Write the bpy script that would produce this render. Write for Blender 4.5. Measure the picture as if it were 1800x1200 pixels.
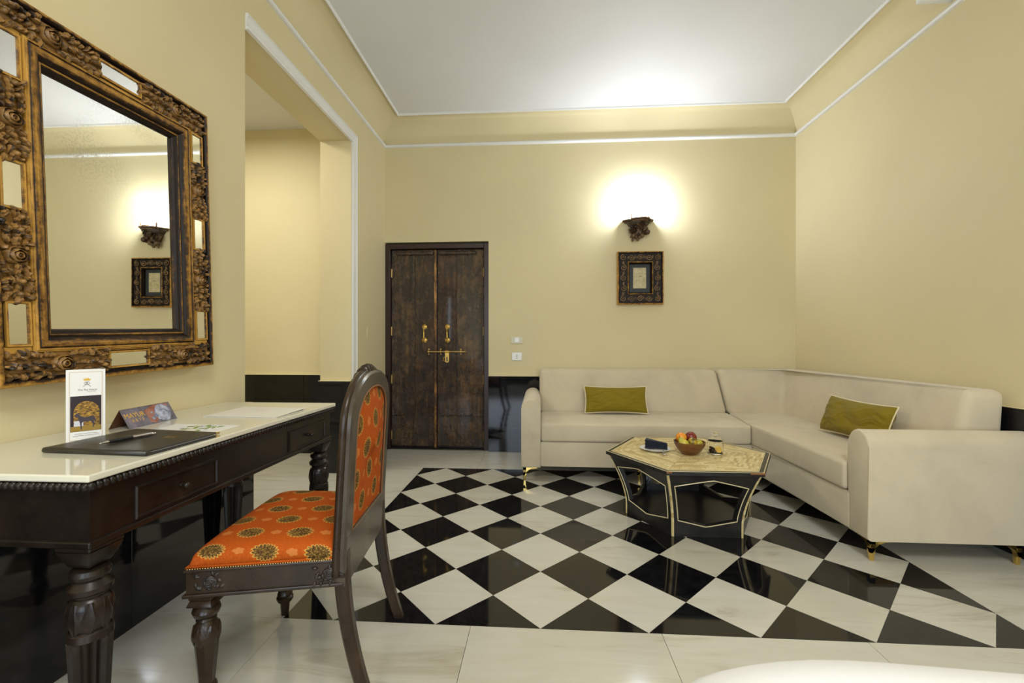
import bpy, bmesh, math, random
from mathutils import Vector, Matrix, Euler, noise as mnoise
random.seed(7)
PI = math.pi
for o in list(bpy.data.objects): bpy.data.objects.remove(o)
SC = bpy.context.scene
COL = SC.collection

# ------------------------------------------------------------------ camera
cam_d = bpy.data.cameras.new('camera'); cam = bpy.data.objects.new('camera', cam_d); COL.objects.link(cam)
cam.location = (0, 0, 1.10); cam.rotation_euler = (PI/2, 0, 0.0643)
cam_d.sensor_width = 36; cam_d.lens = 775/1800*36; cam_d.shift_y = 2/1800; cam_d.clip_start = .02
cam_d.dof.use_dof = True; cam_d.dof.focus_distance = 2.0; cam_d.dof.aperture_fstop = 9
SC.camera = cam
# ------------------------------------------------------------------ world, exposure
w = bpy.data.worlds.new('world'); SC.world = w; w.use_nodes = True
bgn = w.node_tree.nodes['Background']; bgn.inputs[0].default_value = (.55, .7, 1, 1); bgn.inputs[1].default_value = .6
vs = SC.view_settings; vs.view_transform = 'Standard'; vs.look = 'None'; vs.gamma = 1; vs.use_curve_mapping = False
vs.exposure = 0.13
# ------------------------------------------------------------------ lights
def area(name, loc, rot, sx, sy, power, col):
    l = bpy.data.lights.new(name, 'AREA'); l.shape = 'RECTANGLE'; l.size = sx; l.size_y = sy; l.energy = power; l.color = col
    o = bpy.data.objects.new(name, l); COL.objects.link(o); o.location = loc; o.rotation_euler = rot; return o
def point(name, loc, power, col, r):
    l = bpy.data.lights.new(name, 'POINT'); l.energy = power; l.color = col; l.shadow_soft_size = r
    o = bpy.data.objects.new(name, l); COL.objects.link(o); o.location = loc; return o
area('window_daylight', (1.35, -2.74, 1.35), (PI/2, 0, 0), 1.3, 1.9, 52, (.74, .86, 1))
area('window_daylight', (-.75, -2.74, 1.35), (PI/2, 0, 0), 1.3, 1.9, 44, (.74, .86, 1))
area('ceiling_lamp_light', (.5, -.7, 3.25), (0, 0, 0), 1.2, 1.2, 76, (1, .96, .88))
area('alcove_lamp_light', (-2.9, 3.0, 3.15), (0, 0, 0), .8, .8, 36, (1, .97, .86))

# ------------------------------------------------------------------ node helpers
class MatB:
    def __init__(s, name):
        s.m = bpy.data.materials.new(name); s.m.use_nodes = True; s.nt = s.m.node_tree
        s.b = s.nt.nodes['Principled BSDF']
    def n(s, t, **kw):
        nd = s.nt.nodes.new(t)
        for k, v in kw.items(): setattr(nd, k, v)
        return nd
    def put(s, sock, v):
        if isinstance(v, bpy.types.NodeSocket): s.nt.links.new(v, sock)
        elif isinstance(v, (tuple, list)) and sock.type == 'RGBA' and len(v) == 3: sock.default_value = (*v, 1)
        else: sock.default_value = v
    def math(s, op, a, b=0.0, c=None, clamp=False):
        nd = s.n('ShaderNodeMath', operation=op, use_clamp=clamp)
        s.put(nd.inputs[0], a); s.put(nd.inputs[1], b)
        if c is not None: s.put(nd.inputs[2], c)
        return nd.outputs[0]
    def coord(s, kind='Object', scale=(1,1,1), rnd=False, rot=(0,0,0)):
        tc = s.n('ShaderNodeTexCoord'); v = tc.outputs[kind]
        if rnd:
            oi = s.n('ShaderNodeObjectInfo'); mu = s.n('ShaderNodeVectorMath', operation='SCALE'); cb = s.n('ShaderNodeCombineXYZ')
            for i, k in enumerate((37., 71., 13.)): s.put(cb.inputs[i], s.math('MULTIPLY', oi.outputs['Random'], k))
            ad = s.n('ShaderNodeVectorMath', operation='ADD'); s.put(ad.inputs[0], v); s.put(ad.inputs[1], cb.outputs[0]); v = ad.outputs[0]
        mp = s.n('ShaderNodeMapping'); s.put(mp.inputs[0], v); mp.inputs['Scale'].default_value = scale; mp.inputs['Rotation'].default_value = rot
        return mp.outputs[0]
    def noise(s, vec, scale=5, detail=4, rough=.55, dist=0):
        nd = s.n('ShaderNodeTexNoise'); s.put(nd.inputs['Vector'], vec); nd.inputs['Scale'].default_value = scale
        nd.inputs['Detail'].default_value = detail; nd.inputs['Roughness'].default_value = rough; nd.inputs['Distortion'].default_value = dist
        return nd.outputs[0]
    def ramp(s, f, stops):
        nd = s.n('ShaderNodeValToRGB'); s.put(nd.inputs[0], f); e = nd.color_ramp.elements
        while len(e) < len(stops): e.new(.5)
        for i, (p, c) in enumerate(stops):
            e[i].position = p; e[i].color = (*c, 1) if len(c) == 3 else c
        return nd.outputs[0]
    def mix(s, f, a, b, mode='MIX'):
        nd = s.n('ShaderNodeMix', data_type='RGBA', blend_type=mode)
        s.put(nd.inputs[0], f); s.put(nd.inputs[6], a); s.put(nd.inputs[7], b); return nd.outputs[2]
    def bump(s, h, strength=.3, dist=.002):
        nd = s.n('ShaderNodeBump'); nd.inputs['Strength'].default_value = strength; nd.inputs['Distance'].default_value = dist
        s.put(nd.inputs['Height'], h); s.put(s.b.inputs['Normal'], nd.outputs[0])
    def set(s, **kw):
        for k, v in kw.items():
            k = {'color': 'Base Color', 'rough': 'Roughness', 'metal': 'Metallic', 'spec': 'Specular IOR Level', 'trans': 'Transmission Weight', 'ior': 'IOR',
                 'coat': 'Coat Weight', 'coatr': 'Coat Roughness', 'sheen': 'Sheen Weight', 'emit': 'Emission Color', 'es': 'Emission Strength', 'sss': 'Subsurface Weight'}[k]
            s.put(s.b.inputs[k], v)
        return s.m

def plain(name, col, rough=.5, metal=0, **kw):
    B = MatB(name); return B.set(color=col, rough=rough, metal=metal, **kw)
def m_wall(name, c):
    B = MatB(name); v = B.coord(); n1 = B.noise(v, 1.1, 4, .5); n2 = B.noise(v, 60, 3)
    cc = B.mix(B.ramp(n1, [(.3, (0,0,0)), (.7, (1,1,1))]), tuple(x*.955 for x in c), tuple(min(1, x*1.03) for x in c))
    B.bump(n2, .06, .002); return B.set(color=cc, rough=.62, spec=.3)
WALLC = (.68, .59, .355)
M = {}
M['wall'] = m_wall('cream_wall_paint', WALLC)
M['alcove'] = m_wall('yellow_wall_paint', (.68, .60, .37))
M['ceiling'] = m_wall('white_ceiling_paint', (.735, .737, .738))
M['whitetrim'] = plain('white_trim_paint', (.76, .75, .72), .4)
def m_white_marble():
    B = MatB('white_marble'); v = B.coord('Object', (1, 1, 1), True, (0, 0, .5)); v2 = B.coord('Object', (.8, 4.5, 1), True, (0, 0, .7))
    n1 = B.noise(v2, 2.2, 6, .6, 1.2); n2 = B.noise(v, 3, 5, .6, .6)
    a = B.ramp(n1, [(.28, (.44, .405, .32)), (.42, (.55, .53, .46)), (.62, (.585, .57, .51)), (.8, (.525, .515, .48))])
    oi = B.n('ShaderNodeObjectInfo'); t = B.ramp(oi.outputs['Random'], [(0, (.93, .92, .88)), (1, (1, 1, 1))])
    c = B.mix(1.0, a, t, 'MULTIPLY'); c = B.mix(B.ramp(n2, [(.62, (0,0,0)), (.8, (.5,.5,.5))]), c, (.50, .45, .33))
    return B.set(color=c, rough=.11, spec=.42)
M['wmarble'] = m_white_marble()
def m_black_marble():
    B = MatB('black_marble'); v = B.coord('Object', (1,1,1), True); n = B.noise(v, 25, 5, .7)
    c = B.ramp(n, [(.4, (.0035, .0035, .004)), (.75, (.012, .012, .014))])
    sp = B.noise(v, 9, 3); return B.set(color=c, rough=B.math('MULTIPLY_ADD', sp, .05, .03), spec=.5)
M['bmarble'] = m_black_marble()
M['grout'] = plain('dark_joint', (.12, .11, .09), .8)
def m_wood(name, cols, stretch=(1,1,9), rough=.3, scale=9, bumps=.25, coat=.3):
    B = MatB(name); v = B.coord('Object', stretch, True); n = B.noise(v, scale, 7, .65, .5); n2 = B.noise(B.coord('Object', (1,1,1), True), 14, 6, .7)
    f = B.math('ADD', B.math('MULTIPLY', n, .6), B.math('MULTIPLY', n2, .4))
    c = B.ramp(f, cols); B.bump(f, bumps, .003)
    return B.set(color=c, rough=B.math('MULTIPLY_ADD', n2, .3, rough-.12), coat=coat, coatr=.15, spec=.3)
M['dwood'] = m_wood('dark_polished_wood', [(.38, (.007, .0045, .0032)), (.58, (.017, .0105, .007)), (.78, (.05, .03, .018))], (1,1,1), .30, 6, .12, .12)
M['cwood'] = m_wood('brown_polished_wood', [(.35, (.013, .0075, .0045)), (.55, (.032, .018, .009)), (.75, (.08, .048, .022))], (1,1,.35), .28, 12, .12, .15)
M['backwood'] = m_wood('worn_grey_brown_wood', [(.35, (.03, .021, .014)), (.55, (.065, .05, .036)), (.75, (.11, .09, .065))], (1,1,.35), .3, 10, .1, .4)
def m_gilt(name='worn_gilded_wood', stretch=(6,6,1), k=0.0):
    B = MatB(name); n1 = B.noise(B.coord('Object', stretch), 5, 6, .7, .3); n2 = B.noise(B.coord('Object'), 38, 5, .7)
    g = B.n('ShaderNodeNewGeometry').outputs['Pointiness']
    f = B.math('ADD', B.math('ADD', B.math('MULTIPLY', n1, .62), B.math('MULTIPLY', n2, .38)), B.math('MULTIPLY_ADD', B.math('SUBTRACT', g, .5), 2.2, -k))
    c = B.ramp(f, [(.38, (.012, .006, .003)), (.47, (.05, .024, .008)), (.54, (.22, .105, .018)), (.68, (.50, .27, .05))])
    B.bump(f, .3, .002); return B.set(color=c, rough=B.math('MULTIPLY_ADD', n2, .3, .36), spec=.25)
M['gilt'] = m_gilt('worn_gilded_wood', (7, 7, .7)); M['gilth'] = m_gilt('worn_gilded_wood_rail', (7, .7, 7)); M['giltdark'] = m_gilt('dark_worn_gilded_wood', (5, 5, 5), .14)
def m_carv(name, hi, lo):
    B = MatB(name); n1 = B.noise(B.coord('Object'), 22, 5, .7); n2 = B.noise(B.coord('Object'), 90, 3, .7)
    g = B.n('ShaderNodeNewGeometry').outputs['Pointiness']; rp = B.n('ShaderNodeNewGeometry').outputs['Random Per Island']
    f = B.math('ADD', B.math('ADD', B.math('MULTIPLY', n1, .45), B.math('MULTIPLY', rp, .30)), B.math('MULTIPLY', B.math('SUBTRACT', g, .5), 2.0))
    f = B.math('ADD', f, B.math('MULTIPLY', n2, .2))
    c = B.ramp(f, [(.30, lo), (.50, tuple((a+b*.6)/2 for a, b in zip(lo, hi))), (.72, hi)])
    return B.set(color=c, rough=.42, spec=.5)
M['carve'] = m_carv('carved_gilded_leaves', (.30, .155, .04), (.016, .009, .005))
M['carve2'] = m_carv('carved_picture_frame', (.26, .15, .06), (.010, .006, .004)); M['carvedark'] = m_carv('carved_dark_walnut', (.15, .085, .04), (.012, .007, .004))
M['carveblack'] = m_carv('carved_dark_brown', (.04, .024, .014), (.008, .005, .004))
def m_foxed():
    B = MatB('foxed_mirror_glass'); v = B.coord('Object'); a = B.noise(v, 3.0, 2, .5, .3); b = B.noise(v, 130, 4, .75)
    sep = B.n('ShaderNodeSeparateXYZ'); B.put(sep.inputs[0], v)
    up = B.math('MULTIPLY', B.math('SUBTRACT', sep.outputs[2], .45), 1.3, clamp=True)
    band = B.ramp(a, [(.44, (0,0,0)), (.64, (1,1,1))])
    f = B.math('MULTIPLY', B.math('MULTIPLY', band, B.ramp(b, [(.42, (0,0,0)), (.62, (1,1,1))])), up)
    c = B.mix(B.math('MULTIPLY', f, .95), (.90, .90, .86), (.30, .29, .26))
    return B.set(color=c, metal=1, rough=B.math('MULTIPLY', f, .25))
M['mirror'] = m_foxed()
M['inset'] = plain('aged_mirror_strip', (.88, .88, .84), .04, 1)
def m_door(name, tint):
    B = MatB(name); v = B.coord('Object', (7, 1, .8), True); n = B.noise(v, 4, 7, .7, .6); n2 = B.noise(B.coord('Object', (1,1,1), True), 7, 6, .75); n3 = B.noise(B.coord('Object', (1,1,.5), True), 45, 4, .7)
    f = B.math('ADD', B.math('MULTIPLY', n, .5), B.math('MULTIPLY', n2, .5))
    c = B.ramp(f, [(.38, (.012, .006, .003)), (.48, (.042, .022, .009)), (.57, (.12, .065, .022)), (.68, (.28, .175, .07))])
    c = B.mix(1.0, c, tint, 'MULTIPLY')
    B.bump(B.math('ADD', B.math('MULTIPLY', n2, 1.4), B.math('MULTIPLY', n3, .9)), 1.0, .016)
    return B.set(color=c, rough=B.math('MULTIPLY_ADD', n2, .3, .12), coat=.5, coatr=.06)
M['door1'] = m_door('old_varnished_plank', (.85, .78, .66)); M['door2'] = m_door('old_varnished_dark_plank', (.62, .50, .44))
M['stile'] = m_door('light_brown_stile', (2.3, 1.9, 1.4))
M['doorframe'] = plain('dark_brown_frame', (.030, .012, .009), .35)
M['brass'] = plain('brass', (.80, .55, .16), .25, 1)
M['oldbrass'] = plain('old_brass', (.55, .38, .14), .38, 1)
M['gold'] = plain('polished_gold_metal', (.83, .60, .18), .16, 1)
M['chrome'] = plain('chrome', (.8, .8, .82), .1, 1)
def m_fabric(name, c, sc=900, var=.06, rough=.9, stain=True, sheen=.25):
    B = MatB(name); v = B.coord('Object'); n = B.noise(v, sc, 2); n2 = B.noise(v, 3.2, 5, .6, .4); nx = B.noise(B.coord('Object', (1,1,9)), 90, 3)
    f = B.ramp(n2, [(.25, (0,0,0)), (.55, (1,1,1))])
    cc = B.mix(f, tuple(x*(1-var*(2.2 if stain else 1)) for x in c), c); cc = B.mix(B.math('MULTIPLY', nx, .25), cc, tuple(x*.88 for x in c))
    B.bump(n, .25, .001); return B.set(color=cc, rough=rough, sheen=sheen, spec=.2)
M['sofa'] = m_fabric('beige_sofa_fabric', (.61, .53, .380), 700, .08)
M['whitefab'] = m_fabric('white_cover_fabric', (.60, .60, .60), 500, .02, .8, False)
M['olive'] = m_fabric('olive_velvet', (.215, .158, .005), 600, .12, .7, False, .12)
M['cream'] = plain('cream_piping', (.80, .70, .45), .7)
M['navy'] = m_fabric('navy_napkin_cloth', (.012, .015, .026), 900, .1, .9, False, .1)

# orange velvet with staggered scalloped medallions
def m_orange(name, uaxis, vaxis, sub=None, pu=.150, pv=.094, R0=.030, asp=1.6):
    B = MatB(name); v = B.coord('Object'); sp = B.n('ShaderNodeSeparateXYZ'); B.put(sp.inputs[0], v); o = sp.outputs
    U = o[uaxis]; V = o[vaxis]
    if sub is not None: V = B.math('ADD', V, o[sub])
    wob = B.noise(v, 60, 3)
    def motif(du, dv, pu, pv, R, k, amp):
        vv = B.math('DIVIDE', B.math('ADD', V, dv), pv); row = B.math('FLOOR', vv)
        odd = B.math('MULTIPLY', B.math('MODULO', B.math('ABSOLUTE', row), 2.0), .5)
        uu = B.math('ADD', B.math('DIVIDE', B.math('ADD', U, du), pu), odd)
        fx = B.math('MULTIPLY', B.math('SUBTRACT', B.math('FRACT', uu), .5), pu); fy = B.math('MULTIPLY', B.math('SUBTRACT', B.math('FRACT', vv), .5), pv)
        r = B.math('SQRT', B.math('ADD', B.math('MULTIPLY', fx, fx), B.math('MULTIPLY', B.math('MULTIPLY', fy, fy), asp)))
        th = B.math('ARCTAN2', fy, fx)
        r = B.math('SUBTRACT', r, B.math('MULTIPLY', B.math('ABSOLUTE', B.math('SINE', B.math('MULTIPLY', th, k))), amp))
        r = B.math('ADD', r, B.math('MULTIPLY', B.math('COSINE', th), R*.12))
        return B.math('DIVIDE', r, R), th
    r, th = motif(0, 0, pu, pv, R0, 9, R0*.30)
    fill = B.math('LESS_THAN', r, .93); ring = B.math('MULTIPLY', B.math('GREATER_THAN', r, .90), B.math('LESS_THAN', r, 1.08))
    vein = B.math('LESS_THAN', B.math('ABSOLUTE', B.math('SINE', B.math('ADD', B.math('MULTIPLY', r, 7.0), B.math('MULTIPLY', wob, 13.0)))), .22)
    r2, _ = motif(pu/2, 0, pu, pv, R0*.42, 2.5, .005)
    fill2 = B.math('LESS_THAN', r2, 1.0)
    n = B.noise(B.coord('Object', (14, 14, 3)), 30, 4, .7); n2 = B.noise(v, 8, 4)
    base = B.ramp(n, [(.3, (.27, .042, .004)), (.55, (.45, .088, .007)), (.8, (.60, .145, .014))])
    base = B.mix(B.math('MULTIPLY', n2, .3), base, (.52, .08, .006))
    c = B.mix(B.math('MULTIPLY', fill2, .5), base, (.66, .27, .07))
    c = B.mix(fill, c, B.ramp(B.noise(v, 170, 3, .7), [(.42, (.05, .022, .008)), (.52, (.12, .065, .015)), (.62, (.30, .17, .04))])); c = B.mix(B.math('MULTIPLY', B.math('MULTIPLY', vein, fill), .5), c, (.42, .24, .05)); c = B.mix(B.math('MULTIPLY', ring, .8), c, (.58, .33, .07))
    B.bump(B.math('ADD', n, B.math('MULTIPLY', fill, -1.2)), .25, .0015)
    return B.set(color=c, rough=.8, sheen=.0, spec=.15)
M['orange_seat'] = m_orange('orange_velvet_seat', 0, 1, 2); M['orange_back'] = m_orange('orange_velvet_back', 1, 2, None, .150, .088, .024, .8)
M['deskmarble'] = plain('cream_desk_marble', (.70, .675, .55), .07, 0, spec=.5)
M['bone'] = None
def m_bone():
    B = MatB('bone_inlay'); rp = B.n('ShaderNodeNewGeometry').outputs['Random Per Island']; n = B.noise(B.coord('Object'), 60, 4)
    c = B.ramp(B.math('ADD', B.math('MULTIPLY', rp, .7), B.math('MULTIPLY', n, .3)), [(.1, (.42, .29, .11)), (.45, (.64, .51, .23)), (.9, (.78, .67, .38))])
    return B.set(color=c, rough=.32)
M['bone'] = m_bone()
M['boneline'] = plain('bone_line', (.74, .64, .38), .35)
M['blackwood'] = m_wood('black_ebonised_wood', [(.4, (.009, .009, .010)), (.7, (.022, .021, .021))], (1,1,1), .30, 8, .05, .15)
M['copper'] = plain('worn_brown_edge', (.22, .085, .025), .45)
M['leather'] = plain('black_leather', (.020, .018, .013), .36)
M['silver'] = plain('silver_metal', (.78, .78, .8), .18, 1)
M['blackplastic'] = plain('black_plastic', (.012, .012, .014), .25)
M['paper'] = plain('white_paper', (.80, .79, .76), .6)
M['envelope'] = plain('cream_paper', (.80, .77, .68), .6)
M['china'] = plain('white_porcelain', (.82, .82, .82), .12)
M['bowlwood'] = m_wood('brown_bowl_wood', [(.3, (.08, .028, .008)), (.55, (.16, .062, .016)), (.8, (.26, .11, .03))], (1,1,5), .3, 12, .1, .5)
M['plastic'] = plain('white_plastic', (.80, .80, .78), .3); M['ivory'] = plain('ivory_plastic', (.62, .58, .42), .35)
M['slot'] = plain('socket_slot', (.05, .05, .05), .5)
def m_glass():
    B = MatB('clear_glass'); return B.set(color=(1,1,1), rough=.0, trans=1.0, ior=1.25)
M['glass'] = m_glass()
def m_fruit(name, a, b, sc=5, rough=.35):
    B = MatB(name); n = B.noise(B.coord('Object'), sc*8, 4, .6); return B.set(color=B.ramp(n, [(.4, a), (.65, b)]), rough=rough)
M['orangef'] = m_fruit('orange_peel', (.75, .26, .015), (.82, .34, .03)); M['apple'] = m_fruit('red_apple_skin', (.14, .012, .010), (.26, .03, .015), 2, .2)
M['pear'] = m_fruit('green_pear_skin', (.42, .40, .05), (.60, .48, .06), 2); M['mottle'] = m_fruit('mottled_yellow_skin', (.10, .06, .01), (.62, .42, .03), 6)
M['yellowfruit'] = m_fruit('yellow_skin', (.35, .30, .02), (.62, .46, .03), 5); M['kiwi'] = m_fruit('brown_skin', (.12, .045, .012), (.2, .08, .02), 3)
M['cookie'] = m_fruit('golden_cookie', (.66, .40, .05), (.84, .56, .08), 6, .7); M['darkcookie'] = m_fruit('chocolate_cookie', (.03, .012, .006), (.09, .04, .018), 6, .7)
M['flame'] = MatB('lit_glass_shade').set(color=(1,1,1), emit=(.80, .87, 1.0), es=205.0)
M['mat'] = plain('dark_grey_mat', (.030, .034, .036), .6)
def m_oldprint():
    B = MatB('faded_paper'); n = B.noise(B.coord('Object'), 18, 5, .6); return B.set(color=B.ramp(n, [(.35, (.42, .34, .17)), (.6, (.60, .52, .30))]), rough=.4)
M['oldpaper'] = m_oldprint(); M['ink'] = plain('brown_ink', (.10, .06, .03), .6); M['paleink'] = plain('pale_ink', (.34, .27, .13), .6)
M['greydoor'] = plain('white_panel_door_paint', (.55, .55, .53), .4)

# ------------------------------------------------------------------ mesh helpers
def link(name, bm, mat, parent=None, smooth=False, T=None, auto=None):
    if T is not None: bmesh.ops.transform(bm, matrix=T, verts=bm.verts)
    bmesh.ops.recalc_face_normals(bm, faces=bm.faces)
    me = bpy.data.meshes.new(name); bm.to_mesh(me); bm.free()
    for m_ in (mat if isinstance(mat, (list, tuple)) else [mat]): me.materials.append(m_)
    if smooth:
        for p in me.polygons: p.use_smooth = True
        if auto: 
            try: me.set_sharp_from_angle(angle=auto)
            except Exception: pass
    o = bpy.data.objects.new(name, me); COL.objects.link(o); o.parent = parent; return o
def empty(name, loc, rot=(0,0,0)):
    o = bpy.data.objects.new(name, None); COL.objects.link(o); o.location = loc; o.rotation_euler = rot; o.empty_display_size = .1; return o
def tag(o, label=None, cat=None, group=None, kind=None):
    if label: o['label'] = label
    if cat: o['category'] = cat
    if group: o['group'] = group
    if kind: o['kind'] = kind
    return o
def struct(o): o['kind'] = 'structure'; return o
def nb(): return bmesh.new()
def box(bm, x0, x1, y0, y1, z0, z1, bev=0, seg=2, mi=0):
    vs_ = [bm.verts.new(p) for p in ((x0,y0,z0),(x1,y0,z0),(x1,y1,z0),(x0,y1,z0),(x0,y0,z1),(x1,y0,z1),(x1,y1,z1),(x0,y1,z1))]
    fs = [bm.faces.new([vs_[i] for i in f]) for f in ((0,3,2,1),(4,5,6,7),(0,1,5,4),(1,2,6,5),(2,3,7,6),(3,0,4,7))]
    for f in fs: f.material_index = mi
    if bev:
        es = {e for f in fs for e in f.edges}
        bmesh.ops.bevel(bm, geom=list(es), offset=bev, segments=seg, profile=.5, affect='EDGES')
    return vs_
def prism(bm, poly, z0, z1, bev=0, seg=2, mi=0, top=None):
    """poly in XY extruded in Z; top: optional second polygon"""
    tp = top or poly
    a = [bm.verts.new((x, y, z0)) for x, y in poly]; b = [bm.verts.new((x, y, z1)) for x, y in tp]; n = len(poly)
    fs = [bm.faces.new(a[::-1]), bm.faces.new(b)] + [bm.faces.new((a[i], a[(i+1) % n], b[(i+1) % n], b[i])) for i in range(n)]
    for f in fs: f.material_index = mi
    if bev:
        es = {e for f in fs for e in f.edges}
        bmesh.ops.bevel(bm, geom=list(es), offset=bev, segments=seg, profile=.5, affect='EDGES')
def lathe(bm, prof, seg=24, c=(0,0,0), flute=0, fr=None, fd=.12, T=None, mi=0):
    """prof list of (r,z). flute: number of flutes, applied for z within fr"""
    rings = []
    for r, z in prof:
        ring = []
        for i in range(seg):
            a = 2*PI*i/seg; rr = r
            if flute and fr[0] <= z <= fr[1]: rr = r*(1-fd*(.5-.5*math.cos(flute*a)))
            p = Vector((c[0]+rr*math.cos(a), c[1]+rr*math.sin(a), c[2]+z))
            if T: p = T @ p
            ring.append(bm.verts.new(p))
        rings.append(ring)
    for k in range(len(rings)-1):
        for i in range(seg):
            j = (i+1) % seg; f = bm.faces.new((rings[k][i], rings[k][j], rings[k+1][j], rings[k+1][i])); f.material_index = mi
    for ring in (rings[0][::-1], rings[-1]):
        f = bm.faces.new(ring); f.material_index = mi
def tube(bm, pts, r, seg=8, closed=False, rs=None, mi=0):
    pts = [Vector(p) for p in pts]; n = len(pts); rings = []; up = None
    for i, p in enumerate(pts):
        t = (pts[(i+1) % n]-pts[i-1]) if closed else (pts[min(i+1, n-1)]-pts[max(i-1, 0)])
        if t.length < 1e-9: t = Vector((0,0,1))
        t.normalize()
        if up is None: up = t.orthogonal().normalized()
        up = (up - t*up.dot(t))
        if up.length < 1e-6: up = t.orthogonal()
        up.normalize(); s = t.cross(up); rr = rs[i] if rs else r
        rings.append([bm.verts.new(p+up*math.cos(2*PI*k/seg)*rr+s*math.sin(2*PI*k/seg)*rr) for k in range(seg)])
    m = n if closed else n-1
    for i in range(m):
        a, b = rings[i], rings[(i+1) % n]
        for k in range(seg):
            bm.faces.new((a[k], a[(k+1) % seg], b[(k+1) % seg], b[k])).material_index = mi
    if not closed: bm.faces.new(rings[0][::-1]).material_index = mi; bm.faces.new(rings[-1]).material_index = mi
def ell(bm, c, r, T=None, u=12, v=8, mi=0):
    ret = bmesh.ops.create_uvsphere(bm, u_segments=u, v_segments=v, radius=1)
    m = Matrix.Translation(c) @ (T.to_4x4() if T else Matrix()) @ Matrix.Diagonal((r[0], r[1], r[2], 1))
    bmesh.ops.transform(bm, matrix=m, verts=ret['verts'])
    for f in {f for vv in ret['verts'] for f in vv.link_faces}: f.material_index = mi
def frame_sweep(bm, W, H, prof, mi=0, c=(0,0), mis=None):
    """closed profile of (distance in from the outer edge, height) swept with mitres round a W x H rectangle in XY, height in Z"""
    rings = []
    for sx, sy in ((-1,-1),(1,-1),(1,1),(-1,1)):
        rings.append([bm.verts.new((c[0]+sx*(W/2-d), c[1]+sy*(H/2-d), h)) for d, h in prof])
    n = len(prof)
    for i in range(4):
        a, b = rings[i], rings[(i+1) % 4]
        for k in range(n): bm.faces.new((a[k], b[k], b[(k+1) % n], a[(k+1) % n])).material_index = (mis[i] if mis else mi)
TL = Matrix(((0,0,1,0),(1,0,0,0),(0,1,0,0),(0,0,0,1)))   # local (x,y,z)->(z,x,y): hung on the left wall
TB = Matrix(((1,0,0,0),(0,0,-1,0),(0,1,0,0),(0,0,0,1)))  # local (x,y,z)->(x,-z,y): hung on the back wall
TR_ = Matrix(((0,0,-1,0),(-1,0,0,0),(0,1,0,0),(0,0,0,1)))

def join(bm, t, T=Matrix()):
    bmesh.ops.transform(t, matrix=T, verts=t.verts); me = bpy.data.meshes.new('t'); t.to_mesh(me); t.free(); bm.from_mesh(me); bpy.data.meshes.remove(me)
# ------------------------------------------------------------------ carving helpers (in local XY, height Z)
def leaf(bm, x, y, ang, L, Wd, h=.008, z=0, curl=.3, sc=3):
    nu, nv = 7, 5; g = []
    ca, sa = math.cos(ang), math.sin(ang)
    for i in range(nu):
        t = i/(nu-1); wd = Wd*math.sin(PI*min(1, t*.93+.07))**.7*(1+.13*math.cos(t*2*PI*sc)); row = []
        for j in range(nv):
            s = (j/(nv-1)-.5)*2
            px = L*t; py = s*wd*.5 + curl*L*.35*math.sin(t*PI*.6)*t
            hz = z+h*(math.sin(PI*(t*.85+.12))*(1-.75*s*s) - (.22 if j == 2 else 0))
            row.append(bm.verts.new((x+px*ca-py*sa, y+px*sa+py*ca, hz)))
        g.append(row)
    for i in range(nu-1):
        for j in range(nv-1): bm.faces.new((g[i][j], g[i+1][j], g[i+1][j+1], g[i][j+1]))
def rose(bm, x, y, R, h=.016, z=0):
    lathe_pts = [(R, 0), (R*.98, h*.5), (R*.86, h*.78), (R*.76, h*.55), (R*.70, h*.8), (R*.55, h*.98), (R*.48, h*.62), (R*.40, h*.85), (R*.27, h*1.05), (R*.2, h*.75), (R*.1, h*.9), (.0004, h*.95)]
    seg = 18; rings = []
    for k, (r, zz) in enumerate(lathe_pts):
        rings.append([bm.verts.new((x+r*(1+.09*math.sin(5*a*PI*2/seg+k*1.3))*math.cos(2*PI*a/seg)*1.12, y+r*(1+.09*math.sin(5*a*PI*2/seg+k*1.3))*math.sin(2*PI*a/seg), z+zz)) for a in range(seg)])
    for k in range(len(rings)-1):
        for a in range(seg): bm.faces.new((rings[k][a], rings[k][(a+1) % seg], rings[k+1][(a+1) % seg], rings[k+1][a]))
def carve_band(bm, x0, x1, y0, y1, rnd, z=0, dens=1.0, rs=None):
    """fill a rectangle with carved leaves around roses; long axis whichever is longer"""
    horiz = (x1-x0) > (y1-y0); Lg = (x1-x0) if horiz else (y1-y0); Wd = (y1-y0) if horiz else (x1-x0)
    cx, cy = (x0+x1)/2, (y0+y1)/2
    def P(a, b): return (cx+a, cy+b) if horiz else (cx+b, cy+a)
    R = rs or Wd*.40
    a, b = P(0, 0); rose(bm, a, b, R, .024, z)
    n = int(Lg/(Wd*.30)*dens)
    for side in (-1, 1):
        for i in range(n):
            t = R*.7 + (Lg/2-R*.95)*((i+.3)/n)
            for s in (-1, 1, 0):
                off = s*Wd*(.25+rnd.random()*.13); a, b = P(side*(t+rnd.uniform(-.004, .004)), off)
                base = 0 if side > 0 else PI
                ang = base + s*side*rnd.uniform(.2, 1.3)+rnd.uniform(-.4, .4)
                if not horiz: ang = PI/2*1 - ang
                Lf = Wd*rnd.uniform(.26, .46)
                if abs((a-cx) if horiz else (b-cy)) + Lf*.6 > Lg/2+.004: Lf *= .6
                leaf(bm, a, b, ang, Lf, Wd*rnd.uniform(.16, .28), rnd.uniform(.012, .026), z+.002, rnd.uniform(-1, 1), rnd.choice((2, 3)))
        for q in (.45, .8):
            a, b = P(side*(R+(Lg/2-R)*q), rnd.uniform(-.2, .2)*Wd); ell(bm, (a, b, z+.016), (Wd*.11, Wd*.11, .012), None, 10, 6)

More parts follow.
